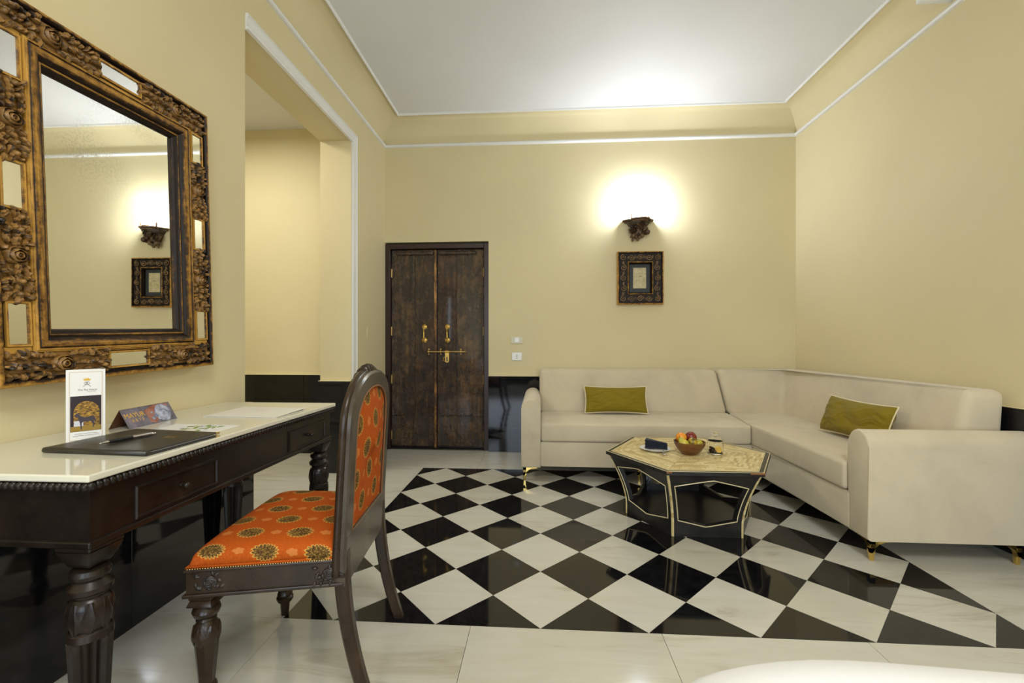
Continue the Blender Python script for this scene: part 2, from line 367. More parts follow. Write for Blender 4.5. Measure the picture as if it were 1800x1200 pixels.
# ================================================================== SETTING
A, Bq, PX0, PX1, PY0, PY1 = .2052, .212, -5*.2052, 9*.2052, 1.70, 1.70+10*.212
fl = nb(); box(fl, -4.6, 2.75, -3.0, 4.75, -.12, -.013); floor = struct(link('floor', fl, M['grout']))
G = .0007
def clip(poly, f):
    out = []
    for i in range(len(poly)):
        a, b = poly[i], poly[(i+1) % len(poly)]; fa, fb = f(a), f(b)
        if fa >= 0: out.append(a)
        if fa*fb < 0: t = fa/(fa-fb); out.append((a[0]+(b[0]-a[0])*t, a[1]+(b[1]-a[1])*t))
    return out
cache = {}
for r in range(0, 11):
    for c in range(-5, 10):
        if (c+r) % 2 == 0: continue
        cx, cy = c*A, PY0+r*Bq
        l, rr, lo, hi = c == -5, c == 9, r == 0, r == 10
        key = (l, rr, lo, hi, r % 2)
        if key not in cache:
            p = [(-A+G, 0), (0, -Bq+G), (A-G, 0), (0, Bq-G)]
            if l: p = clip(p, lambda q: q[0]-G)
            if rr: p = clip(p, lambda q: -q[0]-G)
            if lo: p = clip(p, lambda q: q[1]-G)
            if hi: p = clip(p, lambda q: -q[1]-G)
            b = nb(); prism(b, p, -.012, 0); cache[key] = link('floor_tile', b, M['bmarble' if r % 2 == 0 else 'wmarble'], floor); t = cache[key]
        else:
            t = cache[key].copy(); COL.objects.link(t)
        t.location = (cx, cy, 0)
def slab(poly):
    cx = sum(p[0] for p in poly)/len(poly); cy = sum(p[1] for p in poly)/len(poly)
    q = [(x-cx-G*1.3*(1 if x > cx else -1), y-cy-G*1.3*(1 if y > cy else -1)) for x, y in poly]
    b = nb(); prism(b, q, -.012, 0); o = link('marble_slab', b, M['wmarble'], floor); o.location = (cx, cy, 0); return o
def rect(x0, x1, y0, y1): slab([(x0,y0),(x1,y0),(x1,y1),(x0,y1)])
for x0, x1 in ((-.55, .35), (.35, 1.2), (1.2, PX1)): rect(x0, x1, PY1, 4.47)
slab([(PX0, PY1), (-.55, PY1), (-.55, 4.47), (-1.6, 4.47)]); slab([(PX0, PY1), (-1.6, 4.47), (-1.6, 3.2), (PX0, 2.95)])
slab([(PX0, 2.95), (-1.6, 3.2), (-1.6, 2.25), (PX0, 2.25)]); rect(-1.6, PX0, 1.70, 2.25)
slab([(PX1, PY1), (2.475, 4.47), (PX1, 4.47)]); slab([(PX1, PY1), (PX1, 3.0), (2.475, 3.0), (2.475, 4.47)]); rect(PX1, 2.475, 2.25, 3.0); rect(PX1, 2.475, 1.70, 2.25)
for y0, y1 in ((.95, 1.70), (.2, .95), (-.6, .2), (-1.4, -.6), (-2.2, -1.4), (-2.8, -2.2)):
    xs = (-1.6, -1.01, -.27, .458, 1.2, 1.9, 2.475)
    for i in range(6): rect(xs[i], xs[i+1], y0, y1)
for x0, x1 in ((-2.45, -1.6), (-3.3, -2.45), (-4.3, -3.3)):
    for y0, y1 in ((1.95, 2.7), (2.7, 3.5), (3.5, 4.27)): rect(x0, x1, y0, y1)

# walls
b = nb(); box(b, -1.87, -1.6, -2.8, 2.295, 0, 3.6); box(b, -1.87, -1.6, 3.64, 4.75, 0, 3.6); box(b, -1.87, -1.6, 2.295, 3.64, 2.81, 3.6)
wl = struct(link('wall_left', b, M['wall']))
b = nb(); box(b, -1.6, -.525, 4.45, 4.6, 2.13, 3.6); box(b, -.525, 2.475, 4.45, 4.6, 0, 3.6); box(b, -1.6, 2.475, 4.6, 4.75, 0, 3.6)
wb = struct(link('wall_back', b, M['wall']))
b = nb(); box(b, 2.475, 2.75, -2.8, 4.75, 0, 3.6); wr = struct(link('wall_right', b, M['wall']))
b = nb()
box(b, -1.87, -1.4, -3.0, -2.8, 0, 3.6); box(b, -.1, .7, -3.0, -2.8, 0, 3.6); box(b, 2.0, 2.75, -3.0, -2.8, 0, 3.6); box(b, -1.4, -.1, -3.0, -2.8, 2.3, 3.6); box(b, .7, 2.0, -3.0, -2.8, 2.3, 3.6)
box(b, -1.4, -.1, -3.0, -2.8, 0, .4); box(b, .7, 2.0, -3.0, -2.8, 0, .4)
wf = struct(link('wall_front', b, M['wall']))
for k, x0 in ((1, -1.4), (2, .7)):
    b = nb(); frame_sweep(b, 1.3, 1.9, [(0, 0), (.06, 0), (.06, .05), (0, .05)])
    box(b, -.015, .015, -.9, .9, .01, .04); box(b, -.6, .6, .2, .23, .01, .04)
    struct(link('window_%d' % k, b, M['whitetrim'], None, False, Matrix.Translation((x0+.65, -2.90, 1.35)) @ TB))
b = nb(); box(b, -1.87, 2.75, -3.0, 4.75, 3.34, 3.6); struct(link('ceiling', b, M['ceiling']))
# alcove
b = nb(); box(b, -4.5, -1.87, 4.27, 4.45, 0, 3.45); wab = struct(link('wall_alcove_back', b, M['alcove']))
b = nb(); box(b, -4.6, -4.4, 1.75, 4.45, 0, 3.45); struct(link('wall_alcove_left', b, M['alcove']))
b = nb(); box(b, -4.5, -1.87, 1.75, 1.95, 0, 3.45); struct(link('wall_alcove_front', b, M['alcove']))
b = nb(); box(b, -4.5, -1.87, 1.75, 4.45, 3.24, 3.45); struct(link('ceiling_alcove', b, M['ceiling']))
# cove: concave strip from rail to ceiling, mitred round the room; as one ring
RX0, RX1, RY0, RY1, IN = -1.6, 2.475, -2.8, 4.45, .20
cov = []
for k in range(11):
    a = PI/2*k/10; cov.append((IN*(1-math.cos(a)), 3.115+.225*math.sin(a)))
cov_prof = cov + [(IN+.0, 3.345), (0, 3.345)]
b = nb(); frame_sweep(b, RX1-RX0, RY1-RY0, cov_prof, 0, ((RX0+RX1)/2, (RY0+RY1)/2)); struct(link('trim_1', b, M['wall'], None, True, None, .6))
def half(r, d, z, n=7, h=None): return [(d+r*math.sin(PI*k/(n-1)), z-(h or r)*math.cos(PI*k/(n-1))) for k in range(n)] + [(d-.004, z+(h or r)), (d-.004, z-(h or r))]
b = nb(); frame_sweep(b, RX1-RX0, RY1-RY0, half(.022, 0, 3.118, 7, .018), 0, ((RX0+RX1)/2, (RY0+RY1)/2))
box(b, RX1-IN, RX1, 2.80, 2.83, 3.15, 3.19, .004); struct(link('trim_2', b, M['whitetrim'], None, True, None, .9))
b = nb(); frame_sweep(b, RX1-RX0, RY1-RY0, [(IN-.008+.016*k/6*1.6, 3.34-.017*math.sin(PI*k/6)) for k in range(7)] + [(IN+.018, 3.35), (IN-.008, 3.35)], 0, ((RX0+RX1)/2, (RY0+RY1)/2)); struct(link('trim_3', b, M['whitetrim'], None, True, None, .9))
# casing of the opening (top and far side)
cas = [(0, 0), (0, .016), (.012, .022), (.02, .014), (.05, .006), (.07, .010), (.074, .020), (.088, .018), (.09, 0)]  # d outward->inward
b = nb()
def cas_at(p):  # three stations: near end top, corner, foot
    return [b.verts.new((-1.6+h, y, z)) for (y, z), h in p]
st1 = [b.verts.new((-1.6+h, 2.296, 2.89-d)) for d, h in cas]
st2 = [b.verts.new((-1.6+h, 3.735-d, 2.89-d)) for d, h in cas]
st3 = [b.verts.new((-1.6+h, 3.735-d, .765)) for d, h in cas]
for s1, s2 in ((st1, st2), (st2, st3)):
    for k in range(len(cas)): b.faces.new((s1[k], s2[k], s2[(k+1) % len(cas)], s1[(k+1) % len(cas)]))
b.faces.new(st1); b.faces.new(st3[::-1]); struct(link('trim_4', b, M['whitetrim']))
# wainscot slabs of polished black marble, each its own piece
def wslab(x0, x1, y0, y1, z1, par, z0=0):
    cx, cy = (x0+x1)/2, (y0+y1)/2; g = .0008
    b = nb(); sx = x1-x0; sy = y1-y0
    box(b, -sx/2+(g if sx > sy else 0), sx/2-(g if sx > sy else 0), -sy/2+(g if sy > sx else 0), sy/2-(g if sy > sx else 0), 0, z1-z0, .0012, 1)
    o = link('wainscot_slab', b, M['bmarble'], par); o.location = (cx, cy, z0); return o
ys = (-2.8, -1.9, -1.0, -.1, .75, 1.6, 2.325)
for i in range(6): wslab(-1.6, -1.57, ys[i], ys[i+1], .775, wl)
wslab(-1.6, -1.57, 3.61, 4.45, .765, wl); wslab(-1.87, -1.6, 3.61, 3.64, .775, wl); wslab(-1.87, -1.6, 2.295, 2.325, .775, wl)
for x0, x1 in ((-.525, .35), (.35, 1.25), (1.25, 2.15), (2.15, 2.445)): wslab(x0, x1, 4.42, 4.45, .762, wb)
ys = (-2.8, -1.7, -.7, .3, 1.3, 2.3, 3.3, 4.45)
for i in range(7): wslab(2.445, 2.475, ys[i], ys[i+1], .762, wr)
for x0, x1, z1 in ((-1.57, -1.4, .762), (-1.4, -.1, .40), (-.1, .7, .762), (.7, 2.0, .40), (2.0, 2.445, .762)): wslab(x0, x1, -2.8, -2.77, z1, wf)
for x0, x1 in ((-2.35, -1.87), (-3.2, -2.35), (-4.1, -3.2)): wslab(x0, x1, 4.24, 4.27, .78, wab)
b = nb(); box(b, -1.87, -1.6, 3.605, 3.64, .775, .779); box(b, -.525, 2.475, 4.416, 4.45, .762, .766); box(b, -4.1, -1.87, 4.236, 4.27, .78, .784); box(b, 2.441, 2.475, -2.8, 4.45, .762, .766)
struct(link('trim_5', b, plain('grout_edge', (.74, .66, .42), .6)))
# paint-covered blanking plate and screws on the left wall
b = nb(); lathe(b, [(.028, 0), (.027, .0035), (.02, .0045)], 20); bmesh.ops.scale(b, vec=(1, 1.9, 1), verts=b.verts)
for s in (-1, 1): ell(b, (0, s*.022, .005), (.004, .004, .002))
tag(link('blanking_plate', b, M['wall'], None, True, Matrix.Translation((-1.6, 4.0, 1.19)) @ TL), 'painted-over oval plate with two screws on left wall beside the wooden door', 'wall plate')
# alcove panelled door opposite the alcove wainscot (its reflection shows there)
d2 = struct(empty('door_2', (-2.9, 1.97, 0)))
b = nb(); box(b, -.6, .6, 0, .03, 0, 2.2); struct(link('door_leaf', b, M['greydoor'], d2)) 
for s in (-1, 1):
    for z0, z1 in ((.12, .62), (.75, 2.05)):
        b = nb(); frame_sweep(b, .44, z1-z0, [(0, 0), (.0, .008), (.02, .014), (.035, .004), (.045, 0)], 0, (s*.28, (z0+z1)/2)); link('door_panel', b, M['greydoor'], d2, False, Matrix.Translation((0, .03, 0)) @ Matrix(((1,0,0,0),(0,0,1,0),(0,1,0,0),(0,0,0,1))))
for o in d2.children: 
    if 'kind' in o: del o['kind']

# ------------------------------------------------------------------ wooden double door
D = struct(empty('door_1', (-1.065, 4.53, 0)))
b = nb(); fw = .05
box(b, -.535, -.535+fw, -.07, .05, 0, 2.115, .004, 1); box(b, .54-fw, .54, -.07, .05, 0, 2.115, .004, 1); box(b, -.535+fw, .54-fw, -.07, .05, 2.115-fw, 2.115, .004, 1)
link('door_frame', b, M['doorframe'], D)
rd = random.Random(3)
def plank(x0, x1, z0, z1, y0, mat, par, th=.03):
    b = nb(); box(b, x0+.0012, x1-.0012, y0, y0+th, z0, z1, .0025, 2)
    return link('plank', b, mat, par)
for side in (0, 1):
    x0, x1 = ((-.483, -.003), (.004, .487))[side]
    b = nb(); box(b, x0, x1, .0, .04, .012, 2.06); leafo = link('door_leaf', b, M['doorframe'], D)
    if side == 0: xs = (-.483, -.235, -.035)
    else: xs = (.004, .20, .487)
    for i in range(2):
        plank(xs[i], xs[i+1], .345, 2.06, -.022-.004*(i % 2), M['door1' if (i+side) % 2 == 0 else 'door2'], leafo)
    if side == 0: b = nb(); box(b, -.034, -.006, -.036, 0, .012, 2.06, .006, 2); link('stile', b, M['stile'], leafo)
    else: b = nb(); box(b, .475, .487, -.030, 0, .012, 2.06, .003, 1); link('stile', b, M['door2'], leafo)
    xa, xb = (x0, -.035) if side == 0 else (x0, .475)
    b = nb(); box(b, xa+.001, xb-.001, -.028, 0, .03, .343, .003, 1); link('bottom_panel', b, M['door1'], leafo)
    b = nb(); box(b, xa+.055 if side == 0 else xa+.01, xb-.005 if side == 0 else xb-.06, -.052, -.02, 2.005, 2.042, .010, 3); link('top_batten', b, M['door2'], leafo)
    hx = -.133 if side == 0 else .108
    b = nb()
    for z in (1.262, 1.125): lathe(b, [(.026, 0), (.026, .003), (.016, .008), (.010, .012), (.0005, .014)], 20, (hx, z, .026))
    for z in (1.262, 1.125): tube(b, [(hx, z, .03), (hx, z+(-.006 if z > 1.2 else .006), .058)], .006)
    prof = [(.004, 0), (.006, .012), (.009, .02), (.006, .03), (.0055, .07), (.0055, .105), (.009, .115), (.006, .125), (.004, .137)]
    lathe(b, [(r*1.25, z*.93) for r, z in prof], 12, (0,0,0), T=Matrix.Translation((hx, 1.13, .058)) @ Matrix.Rotation(-PI/2, 4, 'X'))
    link('handle', b, M['brass'], leafo, True, TB, .7)
    for z in (1.82, 1.22, .72, .14):
        b = nb(); hxx = x0+.004 if side == 0 else x1-.004
        box(b, hxx-.006, hxx+.006, z-.045, z+.045, .030, .034, .001, 1); tube(b, [(hxx, z-.045, .036), (hxx, z+.045, .036)], .004); link('hinge', b, M['oldbrass'], leafo, False, TB)
b = nb(); z = 1.006
tube(b, [(-.085, z, .045), (.30, z, .045)], .0085, 12)
for x in (-.088, .038, .245):
    lathe(b, [(.014, -.008), (.017, -.004), (.017, .004), (.014, .008)], 14, T=Matrix.Translation((x, z, .045)) @ Matrix.Rotation(PI/2, 4, 'Y'))
    for s in (-1, 1): ell(b, (x, z+s*.024, .031), (.011, .011, .007))
box(b, x-.01, x+.01, z-.024, z+.024, .026, .033)
boltt = link('bolt', b, M['oldbrass'], D, True, TB, .7)
b = nb(); pl = [(-.021+.105, z-.100)]; cx = .108
outer = [(cx-.022, z+.012), (cx-.022, z-.095)] + [(cx+.022*math.cos(a), z-.095+.018*math.sin(a)) for a in [PI+PI*k/6 for k in range(1, 6)]] + [(cx+.022, z-.095), (cx+.022, z+.012)]
prism(b, outer, .048, .056, .002, 1); box(b, cx-.006, cx+.006, z-.098, z-.052, .052, .0575, mi=1); tube(b, [(cx-.022, z-.055, .045), (cx-.038, z-.06, .045), (cx-.038, z-.09, .045), (cx-.022, z-.098, .045)], .005)
tube(b, [(cx-.024, z-.002, .05), (cx+.024, z-.002, .05)], .012, 12)
link('hasp', b, [M['brass'], M['slot']], boltt, False, TB)

# ------------------------------------------------------------------ wall mirror
MW, MH = .82, 1.14
mir = empty('carved_mirror', (-1.6, 1.553, .982), (.035, 0, 0))
tag(mir, 'large mirror in a carved gilded frame with small mirror insets, hung above the desk', 'mirror')
TM = Matrix.Translation((0, 0, MH/2)) @ TL
b = nb()
frame_sweep(b, MW, MH, [(.094, 0), (.094, .066), (.098, .066), (.100, .074), (.104, .075), (.106, .078), (.110, .078), (.112, .075), (.116, .078), (.124, .080), (.134, .077), (.142, .070), (.147, .062), (.149, .062), (.152, .064), (.155, .062), (.157, .057), (.164, .052), (.168, .046), (.170, .040), (.170, 0)], 0, (0,0), (1, 0, 1, 0))
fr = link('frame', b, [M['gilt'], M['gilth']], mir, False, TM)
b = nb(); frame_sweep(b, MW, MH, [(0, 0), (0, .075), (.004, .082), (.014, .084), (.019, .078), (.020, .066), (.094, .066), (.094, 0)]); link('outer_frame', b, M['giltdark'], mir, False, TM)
b = nb(); box(b, -MW/2+.165, MW/2-.165, -MH/2+.165, MH/2-.165, .036, .040); link('mirror_glass', b, M['mirror'], mir, False, TM)
rm = random.Random(5)
def inset(x0, x1, y0, y1):
    b = nb(); frame_sweep(b, x1-x0+.012, y1-y0+.012, [(0, .066), (0, .074), (.007, .073), (.007, .066)], 1, ((x0+x1)/2, (y0+y1)/2)); box(b, x0, x1, y0, y1, .066, .069)
    link('mirror_inset', b, [M['inset'], M['giltdark']], mir, False, TM)
def carved(x0, x1, y0, y1, rs=None):
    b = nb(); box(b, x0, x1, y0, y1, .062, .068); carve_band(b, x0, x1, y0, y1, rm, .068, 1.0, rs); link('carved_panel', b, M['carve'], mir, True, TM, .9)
W2, H2 = MW/2, MH/2
for s in (-1, 1):
    xa, xb = (-W2+.026, -W2+.094) if s < 0 else (W2-.094, W2-.026)
    ins = (xa+.010, xb-.006)
    zz = [(-H2+.125, -H2+.245), (-.075+.03, .055+.03), (H2-.235, H2-.115)]
    for q in zz: inset(ins[0], ins[1], *q)
    carved(xa, xb, zz[0][1]+.006, zz[1][0]-.006); carved(xa, xb, zz[1][1]+.006, zz[2][0]-.006)
for s in (-1, 1):
    ya, yb = (-H2+.024, -H2+.096) if s < 0 else (H2-.096, H2-.024)
    inset(-.075, .075, ya+.012, yb-.012)
    carved(-W2+.022, -.083, ya, yb); carved(.083, W2-.022, ya, yb)
    for t in (-1, 1):
        x0, x1 = (-W2+.024, -W2+.096) if t < 0 else (W2-.096, W2-.024)
        yy = (yb, -H2+.118) if s < 0 else (H2-.108, ya)
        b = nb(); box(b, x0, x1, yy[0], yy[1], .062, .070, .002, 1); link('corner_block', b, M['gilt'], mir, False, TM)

# ------------------------------------------------------------------ picture under the sconce
pic = empty('framed_picture', (.981, 4.45, 1.475)); PW, PH = .445, .522
tag(pic, 'small drawing in a dark carved wooden frame with grey mat, under the sconce', 'picture')
TP = Matrix.Translation((0, 0, PH/2)) @ TB
b = nb(); frame_sweep(b, PW, PH, [(0, 0), (0, .050), (.006, .056), (.014, .056), (.018, .048), (.018, .042), (.098, .040), (.100, .048), (.108, .052), (.114, .046), (.122, .020), (.122, 0)])
link('frame', b, M['giltdark'], pic, False, TP)
b = nb(); box(b, -PW/2+.11, PW/2-.11, -PH/2+.11, PH/2-.11, .004, .008); link('mat', b, M['mat'], pic, False, TP)
b = nb(); box(b, -.063, .063, -.098, .105, .008, .0095); pr_ = link('drawing', b, M['oldpaper'], pic, False, TP)
rp_ = random.Random(9); b = nb()
for k in range(13):
    x, y = rp_.uniform(-.035, .03), rp_.uniform(-.06, .06); a0 = rp_.uniform(0, 6); pts = []
    for i in range(7): x += .008*math.cos(a0); y += .008*math.sin(a0); a0 += rp_.uniform(-.2, .9); pts.append((max(-.055, min(.055, x)), max(-.09, min(.09, y)), .0098))
    tube(b, pts, .0011, 4)
link('sketch_lines', b, M['paleink'], pr_, False, TP)
b = nb(); ell(b, (.008, .02, .0098), (.006, .005, .0006)); ell(b, (.052, .045, .0098), (.005, .004, .0006)); tag(link('ink_spots', b, M['ink'], pr_, False, TP), None, None, None, 'stuff')
b = nb(); rc = random.Random(2)
def scroll(b, x, y, R, z, h=.010, sgn=1, a0=0):
    pts = []; n = 26
    for i in range(n):
        t = i/(n-1); a = a0+sgn*t*3.2*PI; r = R*(1-t*.82); pts.append((x+r*math.cos(a), y+r*math.sin(a), z+h*.4+h*.6*t))
    tube(b, pts, .0045, 6, rs=[.0048*(1-.35*i/n) for i in range(n)]); ell(b, (x, y, z+h*.8), (R*.22, R*.22, .005), None, 8, 6)
for s in (-1, 1):
    for k in range(5):
        y = -PH/2+.058+ (PH-.116)*k/4; scroll(b, s*(PW/2-.058), y, .030, .041, sgn=(1 if k % 2 else -1)*s, a0=PI/2)
        if k < 4: leaf(b, s*(PW/2-.058)-.012, y+.035, PI/3, .04, .016, .009, .041, .6); leaf(b, s*(PW/2-.058)+.012, y+.065, PI+1, .04, .016, .009, .041, .6)
    for k in range(3):
        x = -.085+.085*k; scroll(b, x, s*(PH/2-.058), .029, .041, sgn=(1 if k % 2 else -1), a0=0)
        leaf(b, x+.025, s*(PH/2-.058)-.012, 1.0, .04, .016, .009, .041, .6); leaf(b, x-.03, s*(PH/2-.058)+.012, -2, .03, .016, .009, .041, .6)
link('carving', b, M['carve2'], pic, True, TP, .9)

# ------------------------------------------------------------------ sconce
sc = empty('wall_sconce', (.962, 4.45, 2.10)); tag(sc, 'lit wall sconce on a carved dark wood bracket above the small picture', 'wall lamp')
b = nb(); poly = [(-.15, 0), (-.155, .03), (-.10, .06), (-.06, .13), (.02, .155), (.09, .13), (.105, .07), (.15, .045), (.15, 0)]
prism(b, [(x, -y) for x, y in poly], .195, .212, .004, 1); prism(b, [(x*.86, -y*.86) for x, y in poly], .180, .196, .004, 1)
link('shelf', b, M['carvedark'], sc, False)
b = nb(); rs_ = random.Random(11)
prism(b, [(-.085, 0), (-.085, -.07), (0, -.10), (.085, -.07), (.085, 0)], .145, .182, .006, 2, top=[(-.11, 0), (-.11, -.08), (0, -.12), (.11, -.08), (.11, 0)])
prism(b, [(-.03, 0), (-.03, -.03), (.03, -.03), (.03, 0)], .03, .146, .006, 2, top=[(-.085, 0), (-.085, -.065), (.085, -.065), (.085, 0)])
TBv = Matrix.Translation((0, -.085, 0)) @ TB
def lay(bm2, fn, off):
    t = nb(); fn(t); bmesh.ops.transform(t, matrix=Matrix.Translation((0, off, 0)) @ TB, verts=t.verts); me = bpy.data.meshes.new('t'); t.to_mesh(me); t.free(); bm2.from_mesh(me); bpy.data.meshes.remove(me)
lay(b, lambda t: rose(t, .02, .145, .042, .026), -.088)
lay(b, lambda t: rose(t, -.055, .105, .038, .034), -.05)
for k in range(16):
    x, z0 = rs_.uniform(-.06, .05), rs_.uniform(.05, .15); lay(b, lambda t: leaf(t, x, z0, -PI/2+rs_.uniform(-.8, .8), .06, .03, .02, 0, rs_.uniform(-1, 1)), -.035-.3*max(0, z0-.05))
for x, y, z0, r in ((.072, -.05, .082, .024), (-.045, -.035, .048, .020), (-.008, -.03, .014, .014), (.03, -.03, .05, .020), (-.02, -.03, .032, .014), (.045, -.045, .105, .017), (.008, -.03, .033, .015)): ell(b, (x*1.12, y-.02, z0), (r*1.15, r*1.15, r*1.2), None, 12, 8)
link('carved_bracket', b, M['carvedark'], sc, True, None, .8)
for x in (-.078, .088):
    b = nb(); box(b, x-.007, x+.007, -.10, -.086, .212, .258, .002, 1); link('post', b, M['stile'], sc)
b = nb(); lathe(b, [(.052, 0), (.056, .01), (.056, .17), (.052, .18)], 28, (.013, -.082, .2145)); link('glass_shade', b, M['flame'], sc, True, None, .7)
b = nb(); lathe(b, [(.060, 0), (.060, .012), (.054, .014)], 24, (.013, -.082, .2125)); link('shade_holder', b, M['oldbrass'], sc, True, None, .7)

# ------------------------------------------------------------------ switch plates
sw = empty('light_switch', (-.237, 4.45, 1.125)); tag(sw, 'ivory switch plate with one white rocker, the upper of two beside the door', 'switch')
b = nb(); box(b, -.060, .060, -.010, 0, -.036, .036, .004, 2); link('plate', b, M['ivory'], sw)
b = nb(); box(b, -.022, .022, -.015, -.009, -.022, .024, .002, 1); link('rocker', b, M['plastic'], sw)
sk = empty('power_socket', (-.237, 4.45, .960)); tag(sk, 'white socket plate, the lower of two beside the door', 'socket')
b = nb(); box(b, -.052, .052, -.010, 0, -.041, .041, .006, 2); link('plate', b, M['plastic'], sk)
b = nb()
for z in (-.015, 0, .015): box(b, -.007, .007, -.0108, -.009, z-.002, z+.002)
link('slots', b, M['slot'], sk)

# ================================================================== SECTIONAL SOFA
so = empty('sectional_sofa', (0.9, 3.9, 0)); tag(so, 'large L-shaped beige upholstered corner sofa with gold feet', 'sofa')
SO = Matrix.Translation((-.9, -3.9, 0))
def spart(name, bm, mat='sofa', smooth=True, auto=.7): return link(name, bm, M[mat], so, smooth, SO, auto)
FY, FX, SH = 3.50, 1.625, .462
b = nb(); prism(b, [(.0, FY), (FX, FY), (FX, 2.44), (2.40, 2.44), (2.40, 4.40), (.0, 4.40)], .118, .312, .012, 2); spart('base', b)
b = nb(); prism(b, [(.004, FY-.006), (FX-.006, FY-.006), (1.705, 4.14), (.004, 4.14)], .314, SH, .022, 4); spart('seat_cushion', b)
b = nb(); prism(b, [(FX-.004, FY+.006), (FX-.010, 2.462), (2.20, 2.462), (2.20, 4.14), (1.712, 4.14)], .314, SH+.002, .022, 4); spart('seat_cushion', b)
def back(poly_b, poly_t, z0, z1, bev): b = nb(); prism(b, poly_b, z0, z1, bev, 5, top=poly_t); spart('backrest', b)
back([(-.005, 4.10), (1.695, 4.10), (1.695, 4.40), (-.005, 4.40)], [(-.01, 4.19), (1.625, 4.19), (1.625, 4.41), (-.01, 4.41)], .44, .848, .045)
back([(1.703, 4.10), (2.16, 4.10), (2.16, 2.47), (2.42, 2.47), (2.42, 4.40), (1.703, 4.40)], [(1.637, 4.19), (2.235, 4.19), (2.235, 2.455), (2.43, 2.455), (2.43, 4.41), (1.637, 4.41)], .44, .852, .045)
def arm(L, Wd, H, z0=.112):  # profile in (u,z) extruded along length
    p = [(0, z0), (Wd, z0), (Wd, H-Wd*.5)] + [(Wd/2+Wd/2*math.cos(a), H-Wd*.5+Wd*.5*math.sin(a)) for a in [PI*k/12 for k in range(1, 12)]] + [(0, H-Wd*.5)]
    t = nb(); prism(t, p, 0, L)
    es = [e for e in t.edges if abs(e.verts[0].co.z-e.verts[1].co.z) < 1e-6]; bmesh.ops.bevel(t, geom=es, offset=.012, segments=3, profile=.5, affect='EDGES'); return t
t = arm(.92, .155, .655); bmesh.ops.transform(t, matrix=Matrix(((1,0,0,-.152),(0,0,1,3.48),(0,1,0,0),(0,0,0,1))), verts=t.verts); spart('armrest', t)
t = arm(.80, .155, .655); bmesh.ops.transform(t, matrix=Matrix(((0,0,1,1.63),(1,0,0,2.30),(0,1,0,0),(0,0,0,1))), verts=t.verts); spart('armrest', t)
def piping(pts, r=.0035): b = nb(); tube(b, pts, r, 6); spart('seam_piping', b)
ap = [(2.302, .125), (2.302, .577)] + [(2.3775-.0765*math.cos(a), .5775+.0775*math.sin(a)) for a in [PI*k/12 for k in range(1, 12)]] + [(2.453, .577)]
piping([(1.645, y, z_+.0) for y, z_ in ap], .0025)
piping([(2.165, 4.105-.0, .47), (2.20, 4.14, .66), (2.238, 4.182, .83)], .002)
def gfoot(x, y, sx, sy):
    b = nb(); h = .112
    prism(b, [(-.009, -.009), (.009, -.009), (.009, .009), (-.009, .009)], 0, .085, .002, 1, top=[(-.013, -.013), (.013, -.013), (.013, .013), (-.013, .013)])
    for ax, s in ((0, sx), (1, sy)):
        cur = [(.0, .040), (.014*s, .066), (.03*s, .083), (.055*s, .094), (.10*s, .098), (.10*s, .1115), (-.012*s, .1115), (-.012*s, .040)]
        vs1 = [b.verts.new((u, -.012, z) if ax == 0 else (-.012, u, z)) for u, z in cur]; vs2 = [b.verts.new((u, .012, z) if ax == 0 else (.012, u, z)) for u, z in cur]
        n = len(cur); b.faces.new(vs1); b.faces.new(vs2[::-1])
        for i in range(n): b.faces.new((vs1[i], vs1[(i+1) % n], vs2[(i+1) % n], vs2[i]))
    o = link('foot', b, M['gold'], so, False, SO @ Matrix.Translation((x, y, 0)))
for x, y, sx, sy in ((-.125, 3.535, 1, 1), (.79, 3.60, 1, 1), (-.125, 4.32, 1, -1), (1.672, 2.345, 1, 1), (2.36, 2.345, -1, 1), (2.36, 4.32, -1, -1), (1.70, 3.58, 1, 1), (.79, 4.32, 1, -1)): gfoot(x, y, sx, sy)

# pillows
def pillow(name, loc, rot, L, H, T_, label, seed):
    o = empty(name, loc, rot); rn = random.Random(seed); b = nb(); nu, nv = 60, 34; ph = [rn.uniform(0, 6) for _ in range(6)]
    def pos(u, v, s):
        ex = 1-.055*(1-v*v)-.0*abs(u); ey = 1-.085*(1-u*u)
        x = u*L/2*(1-.045*(1-v**2)); y = v*H/2*(1-.10*(1-u**2)) 
        t = max(0, (1-abs(u)**3.2))**.5*max(0, (1-abs(v)**2.6))**.55
        q1 = mnoise.noise(Vector((u*2.2+v*1.5+ph[0], v*1.2-u*.8, ph[1]))); q2 = mnoise.noise(Vector((u*1.5+q1*1.5, v*7.0-u*4.0+q1*3, ph[2])))
        wr = .34*q1*(.4+.6*abs(v)) + .30*q2*(.25+abs(u)**1.5)
        return Vector((x, s*T_/2*t*(1+wr), y))
    F = [[b.verts.new(pos(-1+2*i/nu, -1+2*j/nv, -1)) for j in range(nv+1)] for i in range(nu+1)]
    Bk = [[F[i][j] if i in (0, nu) or j in (0, nv) else b.verts.new(pos(-1+2*i/nu, -1+2*j/nv, 1)) for j in range(nv+1)] for i in range(nu+1)]
    for i in range(nu):
        for j in range(nv):
            b.faces.new((F[i][j], F[i+1][j], F[i+1][j+1], F[i][j+1])); b.faces.new((Bk[i][j], Bk[i][j+1], Bk[i+1][j+1], Bk[i+1][j]))
    link('pillow_cover', b, M['olive'], o, True)
    e = [pos(-1+2*i/nu, -1, 1) for i in range(nu)]+[pos(1, -1+2*j/nv, 1) for j in range(nv)]+[pos(1-2*i/nu, 1, 1) for i in range(nu)]+[pos(-1, 1-2*j/nv, 1) for j in range(nv)]
    b = nb(); tube(b, [Vector((p.x*1.004, p.y, p.z*1.008)) for p in e], .0042, 6, True); link('piping', b, M['cream'], o, True)
    tag(o, label, 'pillow', 'olive velvet pillows on the sofa'); return o
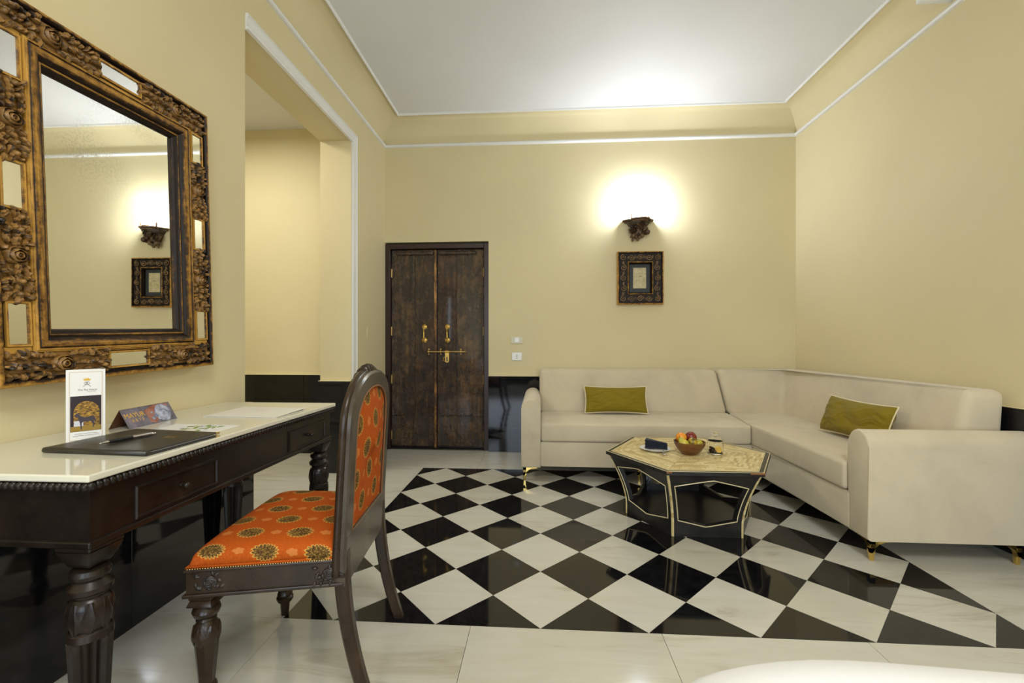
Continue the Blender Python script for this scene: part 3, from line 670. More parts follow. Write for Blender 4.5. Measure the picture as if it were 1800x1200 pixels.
pillow('throw_pillow', (.672, 3.995, .590), (-.36, 0, -.01), .55, .245, .12, 'olive velvet pillow against the sofa back under the framed picture', 1)
pillow('throw_pillow', (2.065, 3.035, .598), (-.33, .02, -PI/2+.10), .53, .255, .13, 'olive velvet pillow on the right arm of the L-shaped sofa, nearest the right wall', 2)

# ================================================================== HEXAGONAL COFFEE TABLE
tb = empty('coffee_table', (.942, 2.895, 0), (0, 0, .004)); tag(tb, 'low black hexagonal coffee table with bone inlay top and cut-out sides', 'table')
ZT = .40
def rad(z):
    t = z/ZT; return .388 + .125*max(0, (t-.18)/.82)**1.55
def hexp(R, k): a = k*PI/3; return Vector((R*math.cos(a), R*math.sin(a), 0))
def surf(k, s, z, off=0):
    R = rad(z)+off; p = hexp(R, k).lerp(hexp(R, k+1), s); p.z = z; return p
def panel(k):
    outer = []; inner = []
    oc = [(0, 0), (.5, 0), (1, 0), (1, 1), (.5, 1), (0, 1)]
    ic = [(.09, .255), (.48, .165), (.90, .255), (.92, .775), (.50, .895), (.075, .79)]
    segs = 10
    for i in range(6):
        a, c = oc[i], oc[(i+1) % 6]; a2, c2 = ic[i], ic[(i+1) % 6]
        for q in range(segs):
            t = q/segs; outer.append((a[0]+(c[0]-a[0])*t, a[1]+(c[1]-a[1])*t)); inner.append((a2[0]+(c2[0]-a2[0])*t, a2[1]+(c2[1]-a2[1])*t))
    b = nb(); n = len(outer); L = []
    for off in (0, -.026):
        rows = []
        for m in range(5):
            u = m/4; rows.append([b.verts.new(surf(k, o_[0]+(i_[0]-o_[0])*u, (o_[1]+(i_[1]-o_[1])*u)*(ZT-.022), off)) for o_, i_ in zip(outer, inner)])
        L.append(rows)
    for rows in L:
        for m in range(4):
            for i in range(n): b.faces.new((rows[m][i], rows[m][(i+1) % n], rows[m+1][(i+1) % n], rows[m+1][i]))
    for m in (0, 4):
        for i in range(n): b.faces.new((L[0][m][i], L[0][m][(i+1) % n], L[1][m][(i+1) % n], L[1][m][i]))
    p = link('side_panel', b, M['blackwood'], tb)
    b = nb(); pts = [surf(k, s-(.012 if s < .5 else -.012), max(.01, (z+(-.012 if z < .5 else .012))*(ZT-.022)), .0006) for s, z in inner]
    tube(b, pts, .0031, 4, True); link('inlay_line', b, M['boneline'], p)
    return p
for k in range(6): panel(k)
for k in range(6):  # bone strips up the corners, short pieces
    b = nb(); N = 14
    for q in range(N):
        z0, z1 = (ZT-.022)*q/N+.0006, (ZT-.022)*(q+1)/N-.0006; vv = []
        for z in (z0, z1):
            for off in (.0028, -.002):
                R = rad(z)+off
                c0 = hexp(R, k); a1 = (hexp(R, k+1)-c0).normalized(); a2 = (hexp(R, k-1)-c0).normalized()
                for dv in (a2*.0085, Vector((0,0,0)), a1*.0085): p = c0+dv; vv.append(b.verts.new((p.x, p.y, z)))
        for f in ((0,1,7,6),(1,2,8,7),(3,4,10,9),(4,5,11,10),(0,6,9,3),(2,5,11,8),(0,3,4,1),(1,4,5,2),(6,7,10,9),(7,8,11,10)): b.faces.new([vv[i] for i in f])
    tag(link('corner_inlay', b, M['bone'], tb), None, None, None, 'stuff')
b = nb(); prism(b, [tuple(hexp(.372, k))[:2] for k in range(6)], .030, .048, .002, 1); link('bottom_shelf', b, M['blackwood'], tb)
b = nb(); RT = .518
prism(b, [tuple(hexp(RT, k))[:2] for k in range(6)], ZT-.022, ZT-.0015, .0015, 1); top = link('tabletop', b, M['blackwood'], tb)
b = nb()
for R in (RT-.004, RT-.034): 
    for k in range(6):
        a, c = hexp(R, k), hexp(R, k+1); a2, c2 = hexp(R-.0045, k), hexp(R-.0045, k+1); z0, z1 = ZT-.003, ZT+.0002
        prism(b, [tuple(a)[:2], tuple(c)[:2], tuple(c2)[:2], tuple(a2)[:2]], z0, z1)
link('edge_inlay', b, M['boneline'], top)
for k, q_, ln in ((5, 4, .075), (4, 5, .03), (5, 0, .02)):
    a = hexp(RT+.0008, k); d = (hexp(RT+.0008, q_)-a).normalized(); n_ = Vector((a.x, a.y, 0)).normalized()*.005; p1 = a+d*ln; b = nb()
    prism(b, [(a.x, a.y), (p1.x, p1.y), (p1.x-n_.x, p1.y-n_.y), (a.x-n_.x, a.y-n_.y)], ZT-.010, ZT-.0008); link('worn_edge', b, M['copper'], top)
b = nb(); rt = random.Random(4); RI = RT-.040; sw_ = .0128
nst = int(RI*math.cos(PI/6)/sw_)
for k in range(6):
    for i in range(nst):
        r1, r0 = RI-i*sw_/math.cos(PI/6), RI-(i+1)*sw_/math.cos(PI/6)
        if r0 < .004: r0 = .004
        side = r1; pos_ = rt.uniform(-.03, 0) ; cuts = [0.]
        while pos_ < side:
            pos_ += rt.uniform(.05, .085)
            if .012 < pos_ < side-.012: cuts.append(pos_/side)
        cuts.append(1.)
        for u0, u1 in zip(cuts[:-1], cuts[1:]):
            A0, A1 = hexp(r1, k).lerp(hexp(r1, k+1), u0), hexp(r1, k).lerp(hexp(r1, k+1), u1)
            B0, B1 = hexp(r0, k).lerp(hexp(r0, k+1), u0), hexp(r0, k).lerp(hexp(r0, k+1), u1)
            cc = (A0+A1+B0+B1)/4; g = [p+(cc-p).normalized()*.0011 for p in (A0, A1, B1, B0)]; dz = rt.uniform(0, .0003)
            vb = [b.verts.new((p.x, p.y, ZT-.002)) for p in g]; vt = [b.verts.new((p.x, p.y, ZT+dz)) for p in g]
            b.faces.new(vt)
            for q in range(4): b.faces.new((vb[q], vb[(q+1) % 4], vt[(q+1) % 4], vt[q]))
tag(link('bone_strips', b, M['bone'], top), None, None, None, 'stuff')

# table things
ZS = ZT+.0006
plate = empty('plate', (.745, 2.925, ZS)); tag(plate, 'round white porcelain plate under the dark folded napkin on the coffee table', 'plate')
b = nb(); lathe(b, [(.050, 0), (.055, .002), (.095, .014), (.096, .016), (.092, .016), (.056, .006), (.0005, .005)], 40); link('dish', b, M['china'], plate, True, None, .9)
nap = nb()
for k in range(5):
    h0 = .008*k; wob = .004*(k % 2)
    prism(nap, [(-.072+wob, -.022), (-.060, .030), (-.025, .036), (.070-wob, -.012-.0*k), (.072, -.040)], h0, h0+.0075, .0028, 2, top=[(-.070, -.018), (-.060, .028), (-.028, .032), (.064, -.014), (.066, -.038)])
# raised pointed fold
prism(nap, [(-.066, -.014), (-.058, .026), (-.02, .030), (.05, -.012), (.058, -.034)], .040, .0415, 0, 1, top=[(-.060, .010), (-.058, .024), (-.05, .028), (.040, -.018), (.05, -.028)])
for v_ in nap.verts:
    if v_.co.x < .05: v_.co.z += max(0, v_.co.z)*(.045-v_.co.x)*4.2*max(.0, 1-abs(v_.co.x+.045)/.14)
np_ = link('napkin', nap, M['navy'], None, True, None, .8); np_.location = (.752, 2.935, ZS+.0125); np_.rotation_euler = (0, 0, -.12)
tag(np_, 'dark navy folded cloth napkin lying on the white plate', 'napkin')
b = nb(); ell(b, (0, 0, .004), (.013, .020, .004)); tube(b, [(0, .018, .005), (.01, .05, .006), (.022, .085, .012)], .0022, 6)
for v_ in b.verts:
    pass
spn = link('spoon', b, M['silver'], None, True); spn.location = (.770, 2.800, ZS+.0005); spn.rotation_euler = (0, 0, .05); tag(spn, 'small silver spoon at the near rim of the white plate', 'spoon')
bowl = nb(); lathe(bowl, [(.045, 0), (.048, .002), (.074, .030), (.092, .062), (.096, .078), (.091, .078), (.086, .062), (.068, .032), (.040, .012), (.0005, .010)], 36)
bw = link('fruit_bowl', bowl, M['bowlwood'], None, True, None, .9); bw.location = (.938, 2.845, ZS); tag(bw, 'round brown wooden bowl full of fruit on the coffee table', 'bowl')
def fruit(name, loc, prof, mat, rot, label, stem=True, sq=(1,1,1)):
    o = empty(name, loc, rot); b = nb(); lathe(b, prof, 22); bmesh.ops.scale(b, vec=sq, verts=b.verts); link('flesh', b, M[mat], o, True)
    if stem: b = nb(); zt = prof[-1][1]; tube(b, [(0, 0, zt-.003), (.001, 0, zt+.004), (.003, .001, zt+.010)], .0014, 6); link('stem', b, M['kiwi'], o, True)
    tag(o, label, 'fruit', 'fruit in the wooden bowl'); return o
def rnd(r, dip=.12, z=1): return [(.0006, -r*z*(1-dip))]+[(r*math.sin(PI*k/12), -r*z*math.cos(PI*k/12)) for k in range(2, 11)]+[(.0006, r*z*(1-dip))]
bx, by = .938, 2.845
fruit('orange', (bx-.042, by+.028, ZS+.094), rnd(.034, .03), 'orangef', (.2, 0, 0), 'orange at the back left of the wooden fruit bowl', False)
fruit('apple', (bx+.022, by+.042, ZS+.094), rnd(.036), 'apple', (.4, .2, 0), 'dark red apple at the back of the wooden fruit bowl')
fruit('pear', (bx-.046, by-.030, ZS+.068), [(.0006, -.030), (.016, -.029), (.029, -.018), (.032, -.002), (.027, .014), (.018, .028), (.012, .038), (.006, .043), (.0006, .044)], 'pear', (-.3, -.5, 0), 'green pear at the front left of the wooden fruit bowl')
fruit('custard_apple', (bx+.008, by-.030, ZS+.076), rnd(.030, .05, 1.1), 'mottle', (.2, .1, 0), 'yellow fruit with black mottling in the middle of the wooden bowl', False)
fruit('guava', (bx+.046, by-.026, ZS+.070), rnd(.024, .05, 1.15), 'yellowfruit', (.2, .9, .3), 'small yellow-green fruit at the front right of the wooden bowl', False)
fruit('fig', (bx+.062, by+.004, ZS+.068), rnd(.018, .05, 1), 'kiwi', (0, .5, 0), 'small brown fruit at the right rim of the wooden bowl', False)
jar = empty('glass_jar', (1.103, 2.865, ZS)); tag(jar, 'clear glass cookie jar with domed lid and knob on the coffee table', 'jar')
b = nb(); lathe(b, [(.0005, 0), (.044, 0), (.048, .003), (.048, .060), (.044, .075), (.042, .078), (.040, .078), (.042, .073), (.0455, .060), (.0455, .006), (.0005, .005)], 36); link('jar_body', b, M['glass'], jar, True, None, .9)
b = nb(); lathe(b, [(.046, .0790), (.048, .082), (.040, .095), (.020, .104), (.010, .106), (.008, .110), (.018, .120), (.020, .128), (.014, .134), (.0005, .135), (.0005, .1345)][:10]+[(.0005, .1300), (.0005, .103), (.018, .1010), (.038, .092), (.044, .0815), (.043, .0790)], 36); link('lid', b, M['glass'], jar, True, None, .9)
rj = random.Random(8)
def cookie(loc, rot, mat, r, label, grp):
    b = nb(); lathe(b, [(.0005, 0), (r*.92, 0), (r, .002), (r*.96, .006), (r*.6, .0078), (.0005, .008)], 20); o = link('cookie', b, M[mat], None, True, None, .8); o.location = loc; o.rotation_euler = rot; tag(o, label, 'cookie', grp); return o
c0 = None
for x, y, z, rx, ry in ((-.018, -.012, .007, .1, .0), (-.012, .018, .008, 0, .1), (.018, .016, .008, .1, .1), (.021, -.010, .0075, .0, .1), (-.022, -.004, .018, .2, -.1), (.003, .012, .018, -.1, .1), (-.015, .012, .028, .2, .3)):
    if c0 is None: c0 = cookie((jar.location.x+x, jar.location.y+y, ZS+z), (rx, ry, 0), 'darkcookie', .0185, 'small dark chocolate cookie lying in the glass jar', 'dark cookies in the glass jar')
    else: c = c0.copy(); COL.objects.link(c); c.location = (jar.location.x+x, jar.location.y+y, ZS+z); c.rotation_euler = (rx, ry, 0)
yc = cookie((jar.location.x+.010, jar.location.y-.021, ZS+.028), (1.05, 0, .2), 'cookie', .0215, 'large golden yellow cookie leaning at the front of the glass jar', None)

# ================================================================== DESK
XF, XB, Y0, Y1, DT = -1.017, -1.598, .930, 2.135, .800
dk = empty('writing_desk', (-1.31, 1.53, 0)); tag(dk, 'long dark wooden writing desk with cream marble top and turned legs', 'desk'); DKT = Matrix.Translation((1.31, -1.53, 0))
def dpart(name, bm, mat, smooth=False, par=None, auto=None): return link(name, bm, mat, par or dk, smooth, DKT, auto)
b = nb(); box(b, XB, XF, Y0, Y1, DT-.017, DT, .004, 3); dpart('marble_top', b, M['deskmarble'])
b = nb(); fx = XF-.020
box(b, -1.566, fx, Y0+.022, Y1-.020, .640, DT-.017); box(b, -1.566, fx+.006, Y0+.016, Y1-.014, .624, .641, .004, 2); box(b, -1.566, fx+.012, Y0+.010, Y1-.010, .760, .768, .002, 1)
dpart('apron', b, M['dwood'])
b = nb(); sp_ = .0160; n = int((Y1-Y0-.01)/sp_)
for i in range(n): 
    y = Y0+.008+i*sp_+.004; ell(b, (XF-.006, y, .7720), (.0105, .0085, .0112), Matrix.Rotation(.5, 3, 'X'), 8, 6)
n = int((XF-XB-.045)/sp_)
for i in range(n):
    x = XF-.012-i*sp_
    for y in (Y0+.006, Y1-.006): ell(b, (x, y, .7720), (.0085, .0105, .0112), Matrix.Rotation(.5, 3, 'Y'), 8, 6)
tag(dpart('beaded_moulding', b, M['dwood'], True), None, None, None, 'stuff')
for y0, y1 in ((1.063, 1.352), (1.756, 2.055)):
    x = fx; W_, H_ = y1-y0, .086; b = nb()
    frame_sweep(b, W_, H_, [(0, 0), (0, .004), (.003, .0075), (.007, .0075), (.009, .003), (.009, 0)], 0); box(b, -W_/2+.008, W_/2-.008, -H_/2+.008, H_/2-.008, -.001, .0025)
    dr = link('drawer', b, M['dwood'], dk, False, DKT @ Matrix.Translation((x, (y0+y1)/2, .690)) @ TL)
    b = nb(); lathe(b, [(.007, 0), (.006, .004), (.004, .008), (.0075, .013), (.0095, .018), (.0075, .023), (.003, .026), (.0004, .0265)], 16)
    link('knob', b, M['dwood'], dr, True, DKT @ Matrix.Translation((x+.002, (y0+y1)/2, .690)) @ TL)
def turned_leg(H):
    b = nb(); s = .044
    box(b, -s, s, -s, s, H-.012, H, .003, 1)
    q = [(-s, -s), (s, -s), (s, s), (-s, s)]; q2 = [(x*.62, y*.62) for x, y in q]
    prism(b, q2, H-.055, H-.012, .004, 2, top=q)
    prof = [(.027, H-.058), (.036, H-.064), (.040, H-.074), (.036, H-.084), (.029, H-.088), (.034, H-.094), (.0435, H-.104), (.042, H-.116), (.034, H-.122), (.032, H-.130), (.038, H-.136), (.043, H-.150), (.044, H-.175), (.040, H-.195), (.036, H-.205), (.042, H-.210), (.0435, H-.225)]
    fl_ = [(.0435-.014*t, (H-.23)*(1-t)+.10*t) for t in [k/10 for k in range(11)]]
    low = [(.028, .094), (.036, .088), (.038, .078), (.030, .068), (.026, .062), (.033, .052), (.033, .040), (.024, .02), (.022, .0)]
    lathe(b, (prof+fl_+low)[::-1], 48, (0,0,0), 12, (.10, H-.23), .24)
    for k in range(8):  # acanthus leaves on the bulb
        a = 2*PI*k/8; t = nb(); leaf(t, 0, 0, -PI/2, .078, .034, .010, 0, 0, 2); bmesh.ops.transform(t, matrix=Matrix.Translation((0, 0, H-.135)) @ Matrix.Rotation(a, 4, 'Z') @ Matrix.Translation((0, -.037, 0)) @ TB, verts=t.verts)
        me = bpy.data.meshes.new('t'); t.to_mesh(me); t.free(); b.from_mesh(me); bpy.data.meshes.remove(me)
    return b
lg0 = link('leg', turned_leg(.626), M['dwood'], dk, True, None, .6)
first = True
for x, y in ((-1.078, .992), (-1.078, 2.085), (-1.515, .992), (-1.515, 2.085)):
    o = lg0 if first else lg0.copy()
    if not first: COL.objects.link(o)
    o.location = (x+1.31, y-1.53, 0); first = False

# things on the desk
def quad_box(bm, pts, z0, z1, bev=0): prism(bm, pts, z0, z1, bev, 2)
f = empty('leather_folder', (-1.19, 1.235, DT)); tag(f, 'closed black leather folder with gold emblem, at the near end of the desk', 'folder')
cx, cy = -1.19, 1.235
P4 = [(-1.352, 1.118), (-1.036, 1.098), (-1.026, 1.345), (-1.345, 1.385)]
P4 = [(x-cx, y-cy) for x, y in P4]
b = nb(); prism(b, P4, .0, .0045, .0018, 2); link('back_cover', b, M['leather'], f)
b = nb(); prism(b, [(x*.93-.0, y*.90) for x, y in P4], .0046, .0095); link('pages', b, M['paper'], f)
b = nb(); prism(b, P4, .0098, .0145, .0018, 2); link('front_cover', b, M['leather'], f)
b = nb(); tube(b, [(P4[0][0]-.0, P4[0][1]+.002, .0072), (P4[1][0], P4[1][1]+.002, .0072)], .0072, 12); link('spine', b, M['leather'], f, True)
def text_mesh(s, size, extr=.0003):
    c = bpy.data.curves.new('t', 'FONT'); c.body = s; c.size = size; c.extrude = extr; c.align_x = 'CENTER'; c.align_y = 'CENTER'; c.resolution_u = 3
    o = bpy.data.objects.new('t', c); COL.objects.link(o); dg = bpy.context.evaluated_depsgraph_get(); dg.update()
    me = bpy.data.meshes.new_from_object(o.evaluated_get(dg)); bpy.data.objects.remove(o); bpy.data.curves.remove(c); return me
def add_text(bm, s, size, T, extr=.0003):
    me = text_mesh(s, size, extr); me.transform(T); bm.from_mesh(me); bpy.data.meshes.remove(me)
def monogram(bm, s, z=0, T=Matrix()):
    t = nb()
    for q in (-1, 1):   # mirrored letters R back to back
        tube(t, [(q*.10*s, -.05*s, z), (q*.10*s, .5*s, z)], .045*s, 4)
        tube(t, [(q*(.10+.36*math.sin(a))*s, (.26+.22*math.cos(a))*s, z) for a in [PI*k/8 for k in range(9)]], .04*s, 4)
        tube(t, [(q*.12*s, .06*s, z), (q*.34*s, -.22*s, z), (q*.62*s, -.5*s, z)], .05*s, 4)
    tube(t, [(-.38*s, .58*s, z), (.38*s, .58*s, z)], .04*s, 4); tube(t, [(0, .58*s, z), (0, -.2*s, z)], .03*s, 4)
    for v_ in t.verts: v_.co.z = z+(v_.co.z-z)*.1
    bmesh.ops.transform(t, matrix=T, verts=t.verts); me = bpy.data.meshes.new('t'); t.to_mesh(me); t.free(); bm.from_mesh(me); bpy.data.meshes.remove(me)
def crown(bm, s, z, T):
    t = nb(); pts = [(-.45, 0), (.45, 0), (.55, .5), (.3, .25), (.18, .6), (0, .3), (-.18, .6), (-.3, .25), (-.55, .5)]
    prism(t, [(x*s, y*s) for x, y in pts], z, z+.0003); bmesh.ops.transform(t, matrix=T, verts=t.verts); me = bpy.data.meshes.new('t'); t.to_mesh(me); t.free(); bm.from_mesh(me); bpy.data.meshes.remove(me)
b = nb(); TT = Matrix.Translation((.085, .03, .0147)) @ Matrix.Rotation(PI/2, 4, 'Z'); monogram(b, .026, 0, TT); crown(b, .022, 0, TT @ Matrix.Translation((0, .019, 0))); link('gold_emblem', b, M['oldbrass'], f)
b = nb()
for z0 in (.0022, .012): tube(b, [(P4[2][0]-.012, P4[2][1]+.001, z0), (P4[2][0]+.001, P4[2][1]+.001, z0), (P4[2][0]+.0, P4[2][1]-.012, z0)], .0032, 6)
link('metal_corner', b, M['oldbrass'], f)
pen = empty('ballpoint_pen', (-1.205, 1.22, DT+.0203), (0, 0, 1.36)); tag(pen, 'black and silver ballpoint pen lying on the black leather folder', 'pen')
RY = Matrix.Rotation(PI/2, 4, 'Y')
b = nb(); lathe(b, [(.0006, -.075), (.0015, -.070), (.0042, -.056), (.0046, -.052)], 14, T=RY); link('tip', b, M['silver'], pen, True)
b = nb(); lathe(b, [(.0048, -.052), (.0054, -.03), (.0054, .008)], 14, T=RY); link('barrel', b, M['blackplastic'], pen, True, None, .8)
b = nb(); lathe(b, [(.0056, .008), (.0056, .060), (.0045, .066), (.0030, .068), (.0030, .074), (.0004, .075)], 14, T=RY); box(b, .012, .060, -.0015, .0015, .0058, .0072); link('cap', b, M['silver'], pen, True, None, .8)

# folded leaflet standing behind the folder
lf = empty('standing_leaflet', (-1.366, 1.243, DT+.0012), (0, 0, 0)); tag(lf, 'tall white folded leaflet standing behind the black folder, with crown emblem and horse photo', 'leaflet')
LW, LH = .086, .218
TF = Matrix.Rotation(-.64, 4, 'Z') @ Matrix.Translation((0, 0, LH/2)) @ TL @ Matrix.Rotation(0, 4, 'X')
# local: x along width, y up, z out of the face
b = nb(); box(b, -LW/2, LW/2, -LH/2, LH/2, 0, .0006); link('front_page', b, M['paper'], lf, False, TF)
b = nb(); prism(b, [(-LW/2, 0), (LW/2*.9, -.034), (LW/2*.9, -.0346), (-LW/2, -.0006)], -LH/2, LH/2); link('rear_page', b, M['paper'], lf, False, Matrix.Rotation(-.64, 4, 'Z') @ Matrix(((0,1,0,0),(1,0,0,0),(0,0,1,LH/2),(0,0,0,1))))
bord = plain('ochre_print_line', (.45, .27, .08), .6); dprint = plain('dark_plum_print', (.020, .010, .016), .5); lett = plain('plum_print', (.07, .03, .05), .6); goldp = plain('gold_print', (.72, .42, .03), .5)
b = nb(); frame_sweep(b, LW-.014, LH-.014, [(0, .0006), (0, .0008), (.0009, .0008), (.0009, .0006)]); link('printed_border', b, bord, lf, False, TF)
def m_foliage():
    B = MatB('autumn_photo_print'); n = B.noise(B.coord('Object', (1, 1, 2.2)), 110, 5, .7); return B.set(color=B.ramp(n, [(.38, (.02, .014, .008)), (.52, (.30, .15, .02)), (.66, (.62, .38, .05))]), rough=.5)
b = nb(); box(b, -.034, .034, -.076, .030, .0006, .0009); ph = link('printed_photo', b, dprint, lf, False, TF)
b = nb(); arch = [(-.027, -.070), (.030, -.070), (.030, -.020)]+[(.0015+.0285*math.cos(a), -.020+.034*math.sin(a)) for a in [PI*k/12 for k in range(1, 12)]]+[(-.027, -.020)]
prism(b, arch, .0009, .0010); link('printed_arch', b, m_foliage(), ph, False, TF)
b = nb(); box(b, -.033, .033, -.0755, -.060, .0010, .0011); link('printed_lawn', b, plain('ochre_lawn_print', (.30, .19, .03), .6), ph, False, TF)
b = nb(); box(b, -.026, -.006, -.060, -.044, .0010, .0011); link('printed_wall', b, plain('pale_print', (.62, .62, .66), .6), ph, False, TF)
b = nb(); horse = [(-.0255, -.028), (-.021, -.021), (-.017, -.0215), (-.013, -.029), (-.004, -.034), (.006, -.034), (.013, -.031), (.018, -.034), (.022, -.045), (.0205, -.055), (.019, -.048), (.0165, -.044), (.019, -.056), (.0165, -.066), (.0145, -.066), (.016, -.056), (.010, -.047), (-.006, -.047), (-.0095, -.052), (-.009, -.070), (-.0115, -.070), (-.013, -.052), (-.016, -.040), (-.018, -.032), (-.022, -.033)]
prism(b, horse, .0011, .0013); link('printed_horse', b, plain('dark_horse_print', (.05, .038, .055), .5), ph, False, TF)
b = nb(); monogram(b, .0135, .0008, Matrix.Translation((.002, .064, 0))); add_text(b, 'The Raj Palace', .0072, Matrix.Translation((.003, .048, .0008)) @ Matrix.Shear('XZ', 4, (0, 0)), .0001); add_text(b, 'JAIPUR, INDIA', .0030, Matrix.Translation((.013, .0425, .0008)), .0001)
for y, w_ in ((-.083, .050), (-.0885, .058)): box(b, -w_/2, w_/2, y-.0004, y+.0004, .0006, .0008)
tag(link('printed_lettering', b, lett, lf, False, TF), None, None, None, 'stuff')
b = nb(); crown(b, .0150, .0007, Matrix.Translation((.002, .0755, 0))); link('printed_crown', b, goldp, lf, False, TF)

# tent card
tc_ = empty('tent_card', (-1.463, 1.545, DT), (0, 0, .09)); tag(tc_, 'small folded tent card with gold lettering and a silver sculpture photo, on the desk', 'card')
TWd, TH_ = .225, .066; half_w = .036; Lg = math.hypot(TH_, half_w); ta = math.atan2(half_w, TH_)
def m_tent():
    B = MatB('tent_card_print'); n = B.noise(B.coord('Object', (1,1,1)), 30, 5, .65); return B.set(color=B.ramp(n, [(.3, (.045, .035, .05)), (.6, (.16, .14, .19)), (.8, (.30, .20, .22))]), rough=.3)
# local face frame: x along y axis, y up the slope, z outwards
TFc = Matrix.Translation((half_w, 0, 0)) @ Matrix.Rotation(-ta, 4, 'Y') @ TL
TBc = Matrix.Translation((-half_w, 0, 0)) @ Matrix.Rotation(ta, 4, 'Y') @ TL
b = nb(); box(b, -TWd/2, TWd/2, 0, Lg, -.0008, 0); fc = link('front_face', b, m_tent(), tc_, False, TFc)
b = nb(); box(b, -TWd/2, TWd/2, 0, Lg, 0, .0008); link('rear_face', b, plain('brown_card_inside', (.16, .06, .025), .6), tc_, False, TBc)
b = nb(); add_text(b, 'MAYUR', .026, TFc @ Matrix.Translation((-.064, .047, .0002)), .0002); add_text(b, 'A R T S', .0165, TFc @ Matrix.Translation((-.060, .027, .0002)), .0002); tag(link('printed_lettering', b, goldp, fc), None, None, None, 'stuff')
b = nb(); prism(b, [(-.012, .010), (.010, .002), (.095, .060), (.100, .070), (.030, .073), (-.018, .058)], .0001, .0003); link('printed_backdrop', b, m_fruit('rust_print', (.28, .08, .04), (.45, .22, .16), 3, .5), fc, False, TFc)
b = nb(); lathe(b, [(.036, .0003), (.036, .0008), (.030, .0012), (.028, .0009), (.0005, .0009)], 30, (.062, .036, 0))
for k in range(26): a = PI*k/25; ell(b, (.062+.0375*math.cos(a), .036+.0345*math.sin(a), .0006), (.0022, .0022, .0006), None, 6, 4)
for x, y, r in ((.008, .022, .009), (.024, .030, .010), (.012, .044, .006), (.034, .018, .009)): ell(b, (x, y, .0006), (r, r*.85, .0012), None, 10, 6)
tube(b, [(.062+.017*(1-t)*math.cos(9*t), .038+.017*(1-t)*math.sin(9*t), .0016) for t in [k/24 for k in range(25)]], .0017, 5)
link('printed_sculpture', b, m_fruit('silver_blue_print', (.16, .18, .28), (.55, .58, .72), 4, .35), fc, True, TFc)

cd = empty('printed_card', (-1.205, 1.468, DT)); tag(cd, 'flat white card printed with green leaves, lying behind the black folder', 'card')
b = nb(); prism(b, [(-.112, -.062), (.118, -.074), (.118, .060), (-.135, .075)], 0, .0012); cdd = link('sheet', b, M['paper'], cd)
b = nb(); rl = random.Random(6)
for k in range(13): leaf(b, rl.uniform(-.02, .07), -.035+.085*rl.random(), rl.uniform(0, 6), rl.uniform(.022, .04), .014, .0004, .0012, .3)
tag(link('printed_leaves', b, plain('green_print', (.20, .30, .04), .6), cdd), None, None, None, 'stuff')
b = nb()
for k in range(10): ell(b, (rl.uniform(-.05, .06), rl.uniform(-.05, .05), .0013), (.007, .006, .0004), None, 8, 4)
tag(link('printed_petals', b, plain('pale_yellow_print', (.60, .52, .25), .6), cdd), None, None, None, 'stuff')
b = nb()
for k in range(9): ell(b, (rl.uniform(-.05, .06), rl.uniform(-.05, .055), .00125), (.008, .007, .0003), None, 8, 4)
tag(link('printed_flowers', b, plain('grey_lilac_print', (.42, .40, .50), .6), cdd), None, None, None, 'stuff')
ev = empty('paper_folder', (-1.205, 1.81, DT)); tag(ev, 'cream paper envelope folder lying at the far end of the desk', 'envelope')
Q = [(-.15, -.118), (.160, -.128), (.156, .105), (-.16, .140)]
b = nb(); prism(b, Q, 0, .0012); link('lower_sheet', b, M['envelope'], ev)
b = nb(); prism(b, Q, .0030, .0042, 0, 2)
for v_ in b.verts: v_.co.z += .004*max(0, v_.co.y+.02)/.15*(1 if v_.co.x > 0 else .2)
link('upper_sheet', b, M['envelope'], ev)
b = nb(); tube(b, [(-.03+.075*t, .03+.012*math.sin(9*t)+.01*t, .0055) for t in [k/14 for k in range(15)]], .0008, 4); link('printed_emblem', b, plain('pale_gold_print', (.55, .48, .34), .5), ev)

# ================================================================== DINING-STYLE CHAIR
ch = empty('side_chair', (-.612, 1.525, 0), (0, 0, .10)); tag(ch, 'dark carved wooden chair with orange patterned velvet seat and arched back, at the desk', 'chair')
# local: -x is the front, origin at floor under rear post faces
RH, FH, FXc = .232, .278, -.435   # rear half width, front half width, front x
ZR0, ZR1 = .365, .447
b = nb()
prism(b, [(-.01, -RH+.004), (-.01, RH-.004), (FXc, FH), (FXc, -FH)], ZR0+.010, ZR1-.008); prism(b, [(-.004, -RH+.0), (-.004, RH), (FXc-.008, FH+.008), (FXc-.008, -FH-.008)], ZR0, ZR0+.011, .003, 2)
prism(b, [(-.004, -RH), (-.004, RH), (FXc-.006, FH+.006), (FXc-.006, -FH-.006)], ZR1-.009, ZR1, .003, 2)
link('seat_frame', b, M['cwood'], ch)
b = nb(); nx, ny = 22, 22; g0 = []
def seat_z(u, v):
    e = max(0, (1-abs(u)**5))**.40*max(0, (1-abs(v)**5))**.40; return ZR1-.001+.022*(1 if e > 0 else 0)*min(1, e*4)+.048*e
for i in range(nx+1):
    u = math.sin((-1+2*i/nx)*PI/2); row = []
    for j in range(ny+1):
        v = math.sin((-1+2*j/ny)*PI/2); x = -.028+(FXc+.004+.028)*(u+1)/2; hw = (RH-.004)+(FH-.002-RH+.004)*(u+1)/2
        row.append(b.verts.new((x, v*hw, seat_z(u, v))))
    g0.append(row)
for i in range(nx):
    for j in range(ny): b.faces.new((g0[i][j], g0[i+1][j], g0[i+1][j+1], g0[i][j+1]))
bd = [g0[i][0] for i in range(nx+1)]+[g0[nx][j] for j in range(1, ny+1)]+[g0[i][ny] for i in range(nx-1, -1, -1)]+[g0[0][j] for j in range(ny-1, 0, -1)]
b.faces.new(bd)
st = link('seat', b, M['orange_seat'], ch, True)
b = nb(); e = [(-.026, -RH+.004), (FXc+.002, -FH+.0), (FXc+.002, FH), (-.026, RH-.004)]
